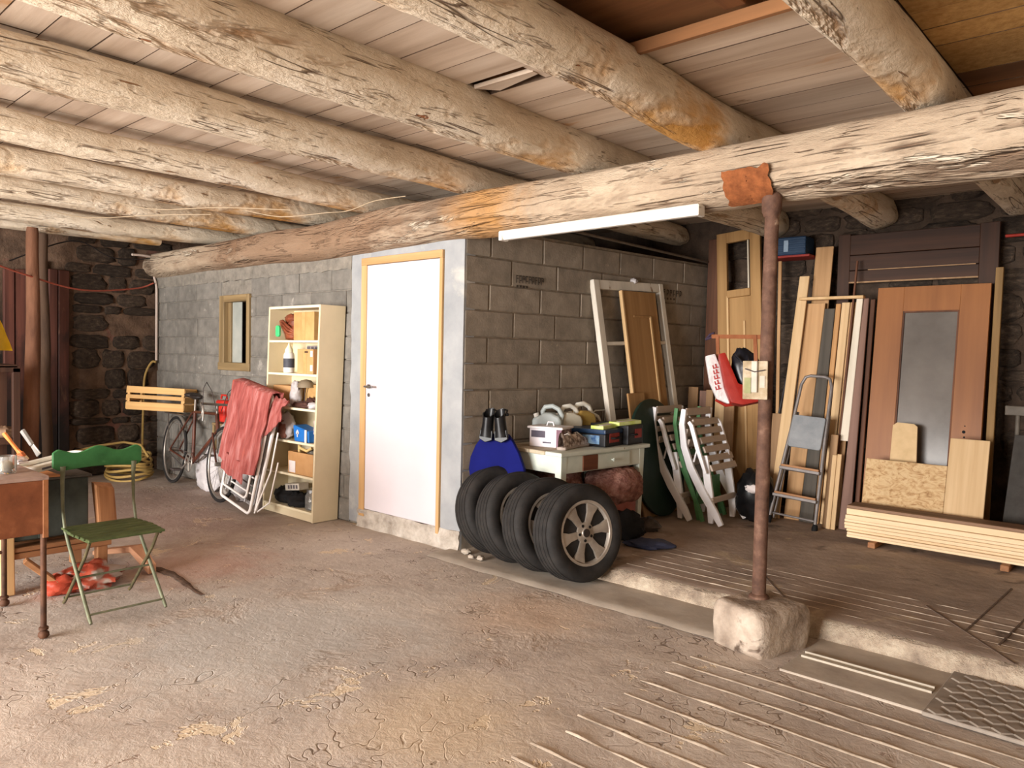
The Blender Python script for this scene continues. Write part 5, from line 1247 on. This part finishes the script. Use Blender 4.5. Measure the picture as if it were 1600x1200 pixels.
m_p3 = wood('plank_grey', (70, 64, 56), (96, 88, 78), 'z', rand=.08)
m_p4 = wood('plank_mauve_brown', (110, 82, 70), (144, 112, 98), 'z', rand=.08)
m_p5 = wood('plank_white', (200, 188, 166), (222, 212, 194), 'z', rand=.04)
m_p6 = wood('plank_redbrown', (76, 48, 33), (110, 70, 48), 'z', rand=.1)
m_p7 = wood('plank_dull_brown', (136, 104, 72), (168, 134, 98), 'z', rand=.1)
G = 'timber leaning on the stone wall'
# short offcuts at the end of the block wall
board('offcut_board', 'small light brown plywood piece behind the dark green oval top', 'board', -3.50, -3.28, 5.42, 0, .10, 1.16, m_oak, group='offcuts behind the chairs')
bpy.data.objects['offcut_board'].matrix_world = leanM((-3.35, 5.50, .10), WBd, (-.165, 0, 1))
for i, (x, z, mm, lab) in enumerate(((-3.52, 1.18, m_p7, 'dull brown offcut standing in the corner of the block wall'), (-3.40, 1.15, m_p4, 'narrow mauve-brown offcut in the corner'), (-3.335, 1.16, m_p7, 'narrow dull offcut beside the mauve-brown one'), (-3.24, 1.22, m_p2, 'pale pine offcut standing in the corner'), (-3.15, 1.20, m_p7, 'brown offcut just left of the panelled pine door'))):
    board('offcut_board', lab, 'board', x - .05, x + (.05 if i in (0, 3, 4) else .02), 6.45, .03, .10, z, mm, group='offcuts behind the chairs')
o = board('leaning_board', 'narrow pale board leaning under the far end of the pale table', 'board', -3.12, -3.03, 5.30, .0, .10, .50, m_p7); o.rotation_euler = (0, math.radians(-14), math.radians(84)); o.location = (-3.32, 5.42, .105)
# panelled pine door and brown board
board('brown_board', 'tall dark reddish-brown board in the corner by the block wall', 'board', -3.57, -3.42, 6.76, .03, .10, 2.62, m_p6, group=G, shear=-.02)
pd = thing('pine_door', 'tall narrow pine door with raised panels standing behind the hanging bags', 'door'); pd.matrix_world = leanM((-3.22, 6.52, .10), (1, 0, 0), (-.09, .085, 1))
m_pinegold = wood('golden_pine', (146, 110, 66), (172, 134, 86), 'z', rand=.05)
W_, H_ = .43, 2.56
for (x0, x1, z0, z1, y0, y1, nm, mm) in ((0, .10, 0, H_, -.02, .02, 'stile', m_pinegold), (W_ - .10, W_, 0, H_, -.02, .02, 'stile', m_pinegold), (.10, W_ - .10, 0, .16, -.018, .018, 'rail', m_pinegold), (.10, W_ - .10, 2.46, H_, -.018, .018, 'rail', m_pinegold),
        (.10, W_ - .10, 1.93, 2.0, -.03, .018, 'rail', m_pinegold), (.10, W_ - .10, .16, 1.93, -.008, .012, 'panel', m_pinegold), (.095, .115, .16, 1.95, -.028, -.006, 'moulding', m_oakl), (W_ - .175, W_ - .155, .30, 1.70, -.022, -.006, 'moulding', m_oakl), (W_ - .13, W_ - .115, 2.0, 2.46, -.01, .01, 'glazing_bar', m_p5)):
    b = MB(); b.span((x0, y0, z0), (x1, y1, z1)); b.build(nm, mm, pd, bevel=.003)
board('batten', 'thin pine batten beside the tall panelled pine door', 'batten', -2.74, -2.71, 6.58, .07, .10, 2.35, m_p1, group=G, shear=-.10)
# blue crate on a shelf bracket high on the wall
bcrate = thing('blue_crate', 'dark blue ribbed crate on a high shelf against the stone wall', 'crate', (-2.73, 6.74, 2.385))
m_dblue = flat('navy_plastic', (30, 56, 84), rough=.5, var=6)
b = MB(); b.span((-.17, -.10, 0), (.17, .10, .16)); b.build('body', m_dblue, bcrate, bevel=.008)
for k in range(4):
    b = MB(); b.span((-.172, -.108, .015 + .038 * k), (.172, -.10, .037 + .038 * k)); b.build('rib', m_dblue, bcrate, bevel=.002)
b = MB(); b.span((-.02, -.1105, .03), (.02, -.108, .13)); b.build('white_mark', flat('pale_blue_print', (140, 160, 180)), bcrate)
o = MB().span((-.21, -.11, -.02), (.21, .14, 0)).build('wall_shelf', flat('red_shelf_paint', (142, 46, 38)), bevel=.003); place(o, (-2.73, 6.74, 2.383)); tag(o, 'narrow red-edged shelf under the blue crate', 'shelf')
# leaning planks
board('plank', 'tallest pine plank leaning on the stone wall behind the step ladder', 'plank', -2.55, -2.40, 6.52, .10, .10, 2.45, m_p1, group=G, shear=.04)
board('plank', 'long pine batten at the left of the leaning timber', 'plank', -2.665, -2.57, 6.28, .17, .10, 2.19, m_p2, group=G, top=(-2.60, -2.515))
board('plank', 'wide pine board directly behind the left rail of the step ladder', 'plank', -2.55, -2.42, 6.34, .165, .10, 1.95, m_p1, group=G, top=(-2.54, -2.375))
board('plank', 'dark grey plank behind the middle of the step ladder', 'plank', -2.415, -2.30, 6.33, .165, .10, 1.90, m_p3, group=G, top=(-2.37, -2.285))
board('plank', 'narrow orange-pine batten right of the dark grey plank', 'plank', -2.295, -2.255, 6.33, .165, .10, 1.94, wood('plank_orange_pine', (172, 124, 76), (198, 152, 102), 'z'), group=G, top=(-2.28, -2.24))
board('plank', 'pale pine batten behind the right rail of the step ladder', 'plank', -2.25, -2.19, 6.35, .16, .10, 1.95, m_p2, group=G, top=(-2.235, -2.17))
board('plank', 'pine board right of the step ladder rail', 'plank', -2.185, -2.10, 6.36, .155, .10, 1.95, m_p1, group=G, top=(-2.165, -2.11))
board('plank', 'white-painted batten leaning right of the ladder', 'plank', -2.135, -2.07, 6.325, .16, .80, 1.98, m_p5, group=G, top=(-2.105, -2.055), dy=-.02)
board('plank', 'mauve-brown plank right of the white batten', 'plank', -2.075, -1.985, 6.27, .19, .10, 1.98, m_p4, group=G, top=(-2.055, -2.015))
board('plank', 'dark red-brown plank on edge beside the glazed door', 'plank', -1.985, -1.95, 6.34, .17, .10, 1.97, m_p6, group=G, top=(-2.01, -1.975))
board('plank', 'short grey-brown offcut at the foot of the timber, right of the ladder', 'plank', -2.185, -2.125, 6.24, .17, .10, .85, m_p7, group=G, dy=-.02)
board('plank', 'short pale pine offcut, left of the pair by the mauve-brown plank', 'plank', -2.15, -2.115, 6.20, .17, .10, .69, m_p2, group=G, dy=-.0)
board('plank', 'short pale pine offcut, right of the pair by the mauve-brown plank', 'plank', -2.112, -2.078, 6.20, .17, .10, .70, m_p2, group=G)
board('batten', 'thin brown stick rising above the leaning planks', 'batten', -2.155, -2.135, 6.305, .165, .10, 2.30, m_p6, group=G, top=(-2.14, -2.125))
o = MB().span((-2.56, -.03, -.012), (-2.03, .03, .012)).build('cross_batten', m_oakl, bevel=.003); place(o, (0, 6.56, 1.985)); tag(o, 'horizontal wooden batten lying across the tops of the planks', 'batten')
board('plank', 'short light brown panel left of the step ladder', 'plank', -2.75, -2.63, 6.42, .10, .10, .98, m_p7, group=G)
o = MB().tube([(0, 0, 0), (.08, .17, .80)], .009, 8).build('metal_rod', flat('dark_steel_rod', (62, 60, 62), rough=.5, metal=.4), smooth=60); place(o, (-2.70, 6.53, .985), (0, 0, 0)); tag(o, 'thin dark metal rod leaning left of the pine battens', 'rod')
# step ladder
ld = thing('step_ladder', 'grey folded step ladder with two wooden treads leaning on the planks', 'step ladder'); ld.matrix_world = leanM((-2.38, 6.07, .10), (1, 0, 0), (.055, .245, 1))
m_lad = flat('grey_ladder_steel', (128, 122, 120), rough=.45, metal=.3, var=12)
HT_ = 1.26
for s in (-1, 1):
    b = MB(); b.tube([(s * .19, 0, .02), (s * .145, 0, .75)], .014, 10); rl = b.build('rail', m_lad, ld, smooth=60)
    b = MB(); b.lathe([(.022, 0), (.024, .03), (.018, .06)], 12, Matrix.Translation((s * .19, 0, -.005))); b.build('rubber_foot', m_black, rl, smooth=50)
    b = MB(); b.tube([(s * .175, .045, .04), (s * .13, .05, .95)], .011, 10); b.build('rear_rail', m_lad, ld, smooth=60)
b = MB(); b.tube([(-.145, 0, .75), (-.125, 0, HT_ - .08), (-.10, 0, HT_ - .015), (-.06, 0, HT_), (.06, 0, HT_), (.10, 0, HT_ - .015), (.125, 0, HT_ - .08), (.145, 0, .75)], .013, 10); b.build('hand_loop', m_lad, ld, smooth=60)
b = MB(); b.prism(rounded(.27, .27, .02), .022, Matrix.Translation((0, -.022, .78))); b.build('platform', mat('grey_platform', [(.3, (118, 122, 126)), (.7, (146, 148, 150))], scale=8, rough=.5), ld, bevel=.004)
for z, hw in ((.46, .165), (.23, .18)):
    b = MB(); b.span((-hw, -.05, z - .012), (hw, .03, z + .012)); tr_ = b.build('tread', m_lad, ld, bevel=.003)
    b = MB(); b.span((-hw + .01, -.045, z + .012), (hw - .01, .03, z + .03)); b.build('wood_tread', wood('tread_wood', (146, 102, 68), (178, 134, 96), 'x'), tr_, bevel=.002)
b = MB(); b.tube([(-.185, 0.02, .08), (.185, .02, .08)], .009, 8); b.build('brace_bar', m_lad, ld, smooth=60)
# brown frame on the wall
bf = thing('wardrobe_frame', 'large dark brown wooden frame with a wide top rail against the stone wall', 'frame', (-2.32, 6.78, .10))
m_dbr = wood('dark_red_brown_frame', (46, 29, 20), (70, 44, 29), 'x', rand=.08)
m_dbrz = wood('dark_red_brown_frame_z', (46, 29, 20), (70, 44, 29), 'z', rand=.08)
for (x0, x1, z0, z1, nm, mm) in ((0, .10, 0, 2.44, 'stile', m_dbrz), (1.06, 1.19, 0, 2.44, 'stile', m_dbrz), (.10, 1.06, 2.26, 2.43, 'board', m_dbr), (.10, 1.06, 2.13, 2.255, 'board', m_dbr), (.10, 1.06, 2.03, 2.125, 'board', m_dbr)):
    b = MB(); b.span((x0, -.025, z0), (x1, .015, z1)); b.build(nm, mm, bf, bevel=.003)
b = MB(); b.span((.10, -.035, 2.02), (1.06, -.01, 2.032)); b.build('bead', m_p7, bf)
b = MB(); b.span((.25, -.030, 2.125), (1.04, -.022, 2.132)); b.build('bead', m_p7, bf)
board('batten', 'yellowish batten standing at the right edge of the glazed orange door', 'batten', -1.13, -1.08, 6.50, .075, .10, 2.18, wood('yellow_batten', (118, 90, 52), (150, 118, 74), 'z'), th=.04, group=G)
# glazed orange door
od = thing('glazed_door', 'orange-brown veneered door with a tall glass pane leaning by the stone wall', 'door'); od.matrix_world = leanM((-1.945, 6.40, .10), (1, 0, 0), (-.005, .145, 1))
m_or = mat('orange_veneer', [(.3, (128, 78, 38)), (.7, (158, 102, 54))], scale=4, stretch=(1.5, 1, .12), detail=6, rough=.45, bump=.03)
W_, H_ = .80, 1.98; g0, g1, h0, h1 = .20, .60, .42, 1.78
for (x0, x1, z0, z1, nm) in ((0, g0, 0, H_, 'stile'), (g1, W_, 0, H_, 'stile'), (g0, g1, 0, h0, 'rail'), (g0, g1, h1, H_, 'rail')):
    b = MB(); b.span((x0, -.02, z0), (x1, .02, z1)); b.build(nm, m_or, od, bevel=.001 if nm == 'rail' else .002)
for (x0, x1, z0, z1) in ((g0, g0 + .012, h0, h1), (g1 - .012, g1, h0, h1), (g0 + .012, g1 - .012, h1 - .012, h1), (g0 + .012, g1 - .012, h0, h0 + .012)):
    b = MB(); b.span((x0, -.016, z0), (x1, .012, z1)); b.build('glazing_bead', m_p6, od)
b = MB(); b.span((g0 + .01, -.003, h0 + .01), (g1 - .01, .003, h1 - .01)); b.build('pane', mat('dusty_grey_glass', [(.3, (112, 104, 98)), (.7, (146, 138, 130))], scale=2, rough=.22, transmission=.35, bump=0), od)
for x, z, r_ in ((W_ - .115, .84, .012), (W_ - .115, .73, .013), (W_ - .11, .80, .007), (W_ - .115, .69, .008), (W_ - .11, .885, .005)):
    b = MB(); b.lathe([(0, .001), (r_, .001), (r_, -.003), (0, -.003)], 14, Matrix.Translation((x, -.0205, z)) @ Matrix.Rotation(math.pi / 2, 4, 'X')); b.build('lock_hole', m_black, od)
# sheets in front
m_osb = mat('osb_flakes', [(.30, (146, 108, 68)), (.45, (188, 154, 110)), (.6, (206, 178, 136)), (.75, (170, 130, 86))], scale=13, stretch=(1, 1, 1.9), detail=4, rough=.7, bump=.2, distort=1.8)
board('osb_sheet', 'rectangular flaky chipboard sheet leaning at the foot of the glazed door', 'board', -1.865, -1.305, 6.08, .25, .10, .70, m_osb, th=.018, group='sheets at the foot of the glazed door')
board('pine_sheet', 'squared pine board leaning right of the flaky chipboard', 'board', -1.30, -1.05, 6.06, .25, .10, .905, m_p2, th=.02, group='sheets at the foot of the glazed door')
b = MB(); b.prism([(0, 0), (.22, 0), (.175, .86), (.15, .88), (.03, .885), (0, .86)], .018); o = b.build('trapezoid_board', flat('beige_chipboard', (206, 176, 132), var=8, rough=.7), bevel=.002); place(o, (-1.73, 6.25, .112), (-math.atan(.18), 0, 0)); tag(o, 'beige tapered board leaning between the chipboard and the door glass', 'board')
# pile of planed boards
m_clean = wood('clean_spruce_x', (220, 188, 146), (238, 214, 178), 'x', rand=.05, scale=3)
zz = .142
rp = random.Random(5)
labs = ['bottom board of the low stack of pale planed boards', 'second board from the bottom of the low planed stack', 'third board from the bottom of the low planed stack', 'fourth board from the bottom of the low planed stack', 'fifth board from the bottom of the low planed stack', 'sixth board from the bottom of the low planed stack', 'seventh board from the bottom, just under the wide ones of the stack', 'wide pale board second from the top of the low stack']
ths = [.022, .022, .020, .026, .024, .022, .034, .046]
for i, th in enumerate(ths):
    o = MB().span((0, 0, 0), (1.85 + rp.uniform(-.06, .06), .20, th - .002)).build('planed_board', m_clean, bevel=.003)
    place(o, (-1.885 + rp.uniform(-.012, .02) + (.01 if i > 5 else 0), 5.845 + rp.uniform(-.008, .008), zz), (0, 0, rp.uniform(-.006, .006))); zz += th
    tag(o, labs[i], 'board', 'stack of planed boards')
o = MB().span((0, 0, 0), (1.9, .19, .022)).build('planed_board', wood('dark_top_board', (112, 84, 64), (146, 114, 90), 'x'), bevel=.003); place(o, (-1.88, 5.855, zz)); tag(o, 'brown weathered board lying on top of the pale stack', 'board', 'stack of planed boards')
for x, lab in ((-1.68, 'left small wooden bearer under the stacked boards'), (-.86, 'right small wooden bearer under the stacked boards')):
    o = MB().span((-.025, -.14, 0), (.025, .14, .040)).build('bearer', m_rough, bevel=.003); place(o, (x, 5.93, .101)); tag(o, lab, 'wood block')
# right edge: dark slab, brown post, grey chair frame
board('dark_slab', 'dark slate-coloured slab leaning at the right edge behind the board stack', 'slab', -.98, -.58, 6.30, .15, .10, .95, flat('dark_slate', (58, 54, 50), var=8, rough=.8), th=.03, top=(-.93, -.55))
o = board('brown_post', 'brown timber leaning at the right edge of the view', 'timber', -.82, -.74, 6.20, .12, .10, .95, m_p1, th=.05, top=(-.70, -.62))
gc = thing('metal_stand', 'dull grey metal stand in the dark right-hand corner', 'stand', (-1.02, 6.60, .10))
m_dg = flat('dull_grey_metal', (96, 88, 78), rough=.6)
b = MB(); b.span((0, -.02, .98), (.40, .02, 1.05)); b.build('top_rail', m_dg, gc, bevel=.004)
for x in (.08, .36):
    b = MB(); b.tube([(x, 0, 0), (x, 0, .98)], .016, 8); b.build('upright', m_dg, gc, smooth=60)
wire('cable', [(-1.10, 6.80, 2.43), (-.9, 6.79, 2.43), (-.3, 6.79, 2.44)], .012, flat('red_pipe', (160, 48, 36)), 'red pipe along the stone wall at the right edge', 'pipe')

# ================================================================== FOLDED GARDEN CHAIRS AND OVAL TOP
o = None
ov = thing('oval_table_top', 'dark green oval table top leaning on edge behind the folded chairs', 'table top'); ov.matrix_world = leanM((-3.27, 5.64, .115), (.02, 1, 0), (-.17, -.10, 1))
m_dgreen = flat('dark_green_resin', (24, 44, 36), rough=.45, var=5)
out = [(.40 * math.cos(2 * math.pi * k / 48), .50 + .50 * math.sin(2 * math.pi * k / 48)) for k in range(48)]
b = MB(); b.prism(out, .03); b.build('top', m_dgreen, ov, bevel=.008, bseg=2, smooth=40)
b = MB(); b.tube([(x * .9, .025, .5 + (z - .5) * .9) for x, z in out], .012, 6, closed=True); b.build('under_rim', m_dgreen, ov, smooth=60)
fl = MB(); fl.tube([(.10, .02, .45), (.22, -.06, -.0)], .014, 8); fl.build('folded_leg', m_black, ov, smooth=60)
m_resin = flat('white_resin', (240, 238, 240), rough=.4, var=2)
m_taupe = flat('taupe_slat', (188, 172, 158), rough=.5, var=5)
m_cgreen = mat('mid_green_paint', [(.3, (62, 110, 66)), (.7, (96, 146, 98))], scale=8, rough=.5)
def sweep(pts, w, t, y):
    """flat bar along (x, z) points, w deep in the profile plane, t across"""
    P = [Vector((p[0], 0, p[1])) for p in pts]; b = MB(); vs = []; n = len(P)
    for i, p in enumerate(P):
        d = (P[min(i + 1, n - 1)] - P[max(i - 1, 0)]).normalized(); nr = Vector((-d.z, 0, d.x)); ww = w[i] if isinstance(w, list) else w
        for s, q in ((-1, -1), (1, -1), (1, 1), (-1, 1)):
            v = p + nr * s * ww / 2; vs.append((v.x, y + q * t / 2, v.z))
    fs = [(3, 2, 1, 0), tuple(range((n - 1) * 4, n * 4))]
    for i in range(n - 1):
        for k in range(4): fs.append((i * 4 + k, i * 4 + (k + 1) % 4, (i + 1) * 4 + (k + 1) % 4, (i + 1) * 4 + k))
    b.add(vs, fs); return b
def garden_chair(label, loc, rz):
    t = thing('folding_garden_chair', label, 'chair', loc, (0, 0, rz), group='folded white garden chairs')
    Wd = .44
    rail = [(-.285, .93), (-.30, .80), (-.275, .62), (-.21, .45), (-.11, .28), (.02, .10), (.075, .012)]
    leg = [(-.10, .56), (-.085, .45), (-.05, .25), (-.03, .10), (-.03, .012)]
    arm = [(-.225, .83), (-.20, .80), (-.14, .62), (-.06, .42)]
    for y in (0, Wd):
        sweep(rail, [.042, .05, .058, .064, .066, .062, .042], .03, y).build('back_rail', m_resin, t, bevel=.008, bseg=2, smooth=50)
        sweep(leg, [.048, .062, .066, .06, .04], .026, y + (.028 if y == 0 else -.028)).build('leg', m_resin, t, bevel=.008, bseg=2, smooth=50)
        sweep(arm, [.03, .036, .036, .026], .026, y + (-.026 if y == 0 else .026)).build('armrest', m_resin, t, bevel=.008, bseg=2, smooth=50)
        b = MB(); b.tube([(-.155, y, .62), (-.185, y, .50)], .008, 8); b.build('arm_strut', m_resin, t, smooth=60)
    # backrest slats then seat slats, folded flat in front of each other
    for k in range(4):
        z = .905 - .085 * k; x = -.275 - .012 * k if k < 2 else -.29 + .02 * (k - 1)
        M = Matrix.Translation((x, Wd / 2, z)) @ Matrix.Rotation(math.radians(-4 + 6 * k), 4, 'Y')
        b = MB(); b.box((0, 0, 0), (.018, Wd - .03, .062), M); b.build('back_slat', m_taupe, t, bevel=.007, bseg=2)
    for k in range(6):
        z = .82 - .072 * k; x = -.215 + .034 * k
        M = Matrix.Translation((x, Wd / 2 + .03, z)) @ Matrix.Rotation(math.radians(-26), 4, 'Y')
        b = MB(); b.box((0, 0, 0), (.018, Wd + .0, .055), M); b.build('seat_slat', m_taupe, t, bevel=.007, bseg=2)
    b = MB(); b.box((-.02, Wd / 2, .20), (.02, Wd - .02, .05), Matrix.Identity(4)); b.build('stretcher', m_taupe, t, bevel=.006)
    return t
garden_chair('folded white garden chair with taupe slats, nearer the rusty pole', (-2.83, 5.60, .10), 0.0)
garden_chair('folded white garden chair with taupe slats, against the green oval top', (-3.11, 5.60, .10), 0.0)
gcg = thing('folding_garden_chair', 'green folded garden chair sandwiched between the two white ones', 'chair', (-2.97, 5.64, .10))
for y in (0, .40):
    sweep([(-.24, .93), (-.25, .80), (-.21, .60), (-.14, .42), (.0, .10), (.03, .012)], .034, .022, y).build('back_rail', m_cgreen, gcg, bevel=.005, bseg=2, smooth=50)
    sweep([(-.30, .62), (-.22, .50), (-.06, .18), (-.02, .012)], .028, .02, y + .025).build('leg', m_cgreen, gcg, bevel=.005, bseg=2, smooth=50)
for k in range(5):
    b = MB(); b.box((-.24 + .01 * k * k * .5, .20, .88 - .08 * k), (.014, .38, .05)); b.build('slat', m_cgreen, gcg, bevel=.005)
b = MB(); b.box((-.03, .2, .25), (.016, .40, .22)); b.build('seat_board', m_cgreen, gcg, bevel=.004)
# black bucket bag
t = thing('black_bin_bag', 'black bag with a white scrap behind the chairs by the pole', 'bag', (-2.70, 6.10, .10))
b = MB(); b.blob((0, 0, .20), (.15, .15, .23), .25, 2.4, 131, 26, 16, zmin=0); b.build('bag_body', flat('black_plastic_film', (22, 22, 24), rough=.35), t, smooth=70)
b = MB(); b.blob((.03, -.13, .28), (.07, .03, .035), .3, 3, 132); b.build('white_scrap', flat('white_paper', (232, 222, 220)), t, smooth=60)

# ================================================================== THINGS HUNG AT THE POLE
st = thing('orange_strap', 'orange webbing strap stretched from the pole, carrying the bags', 'strap', (-2.02, 3.98, 1.575))
m_strap = flat('orange_webbing', (122, 72, 42), var=10, rough=.8)
b = MB(); b.bar((-.03, 0, 0), (.38, -.19, -.01), .012, .022); b.build('strap_band', m_strap, st)
for x, y in ((.02, -.025), (.30, -.155)):
    b = MB(); b.bar((x, y - .01, .0), (x + .01, y - .01, -.14), .02, .006, up=(0, 1, 0)); b.build('loop', m_strap, st)
b = MB(); b.tube([(-.06, 0, -.015), (-.02, 0, .0), (-.02, 0, .02), (-.045, 0, .01), (-.07, 0, -.02)], .007, 6); b.build('knot', flat('dark_purple_cord', (60, 48, 66)), st, smooth=60)
m_redbag = flat('glossy_red_vinyl', (136, 30, 20), rough=.45, var=8, bump=.08)
rb = thing('red_bag', 'bright red vinyl bag with black contents hanging beside the pole', 'bag', (-1.86, 3.93, 1.20)); rb.matrix_world = leanM((-1.815, 3.93, 1.225), (.80, .45, 0), (-.33, -.0, 1)) @ Matrix.Scale(.92, 4)
b = MB(); b.prism([(-.09, .0), (-.03, -.03), (.13, -.035), (.10, .03), (-.02, .10), (-.045, .30), (-.085, .30), (-.10, .10)], .13); b.build('shell', m_redbag, rb, bevel=.012, bseg=2, smooth=50)
b = MB(); b.blob((.05, .0, .16), (.085, .055, .15), .2, 2.6, 141, 24, 16); b.build('black_content', flat('black_gloss_film', (24, 24, 30), rough=.3), rb, smooth=60)
b = MB(); b.bar((.0, -.07, .27), (.10, -.07, .10), .006, .03, up=(0, 1, 0)); b.build('black_flap', flat('black_gloss_film', (24, 24, 30)), rb)
wbg = thing('white_bag', 'white carrier bag with red lettering behind the red bag', 'bag'); wbg.matrix_world = leanM((-1.915, 3.95, 1.22), (.80, .45, 0), (-.33, .0, 1))
b = MB(); b.prism([(-.07, .02), (-.02, -.02), (.10, -.03), (.06, .03), (.0, .12), (-.015, .27), (-.07, .27), (-.085, .12)], .06); b.build('bag_body', m_plastic, wbg, bevel=.01, bseg=2, smooth=50)
b = MB()
for k in range(5):
    z = .07 + .03 * k; x = -.048 + .004 * k
    b.box((x, -.0315, z), (.03, .002, .006)); b.box((x + .004, -.0315, z + .012), (.008, .002, .02)); b.box((x - .012, -.0315, z + .010), (.006, .002, .016))
b.build('red_lettering', flat('dull_red_print', (150, 52, 52)), wbg)
b = MB(); b.tube([(-.075, -.0, .02), (-.03, -.0, -.025), (.02, 0, -.03)], .010, 6); b.build('red_edge', m_redbag, wbg, smooth=60)
cb = thing('pole_board', 'small pale board with a switch and paper strips fixed to the pole', 'board', (-1.645, 3.682, 1.245), (0, math.radians(-1), math.radians(8)))
b = MB(); b.span((-.065, -.012, 0), (.06, 0, .195)); b.build('backboard', mat('cream_collage_paper', [(.35, (134, 116, 88)), (.5, (164, 146, 118)), (.65, (182, 168, 146))], scale=14, rough=.7), cb, bevel=.002)
b = MB(); b.span((-.018, -.026, .035), (.012, -.012, .195)); b.build('white_strip', flat('dusty_white_plastic', (186, 178, 164)), cb, bevel=.003)
b = MB(); b.span((-.055, -.016, .03), (-.022, -.012, .11)); b.build('green_paper', flat('pale_green_paper', (136, 136, 92)), cb)
b = MB(); b.tube([(-.05, -.02, .155), (.0, -.03, .14), (.05, -.02, .15)], .003, 6); b.build('wire', flat('dark_cable', (70, 62, 60)), cb)
b = MB(); b.span((.022, -.016, .06), (.048, -.012, .12)); b.build('paper_scrap', flat('dusty_paper', (180, 168, 152)), cb)
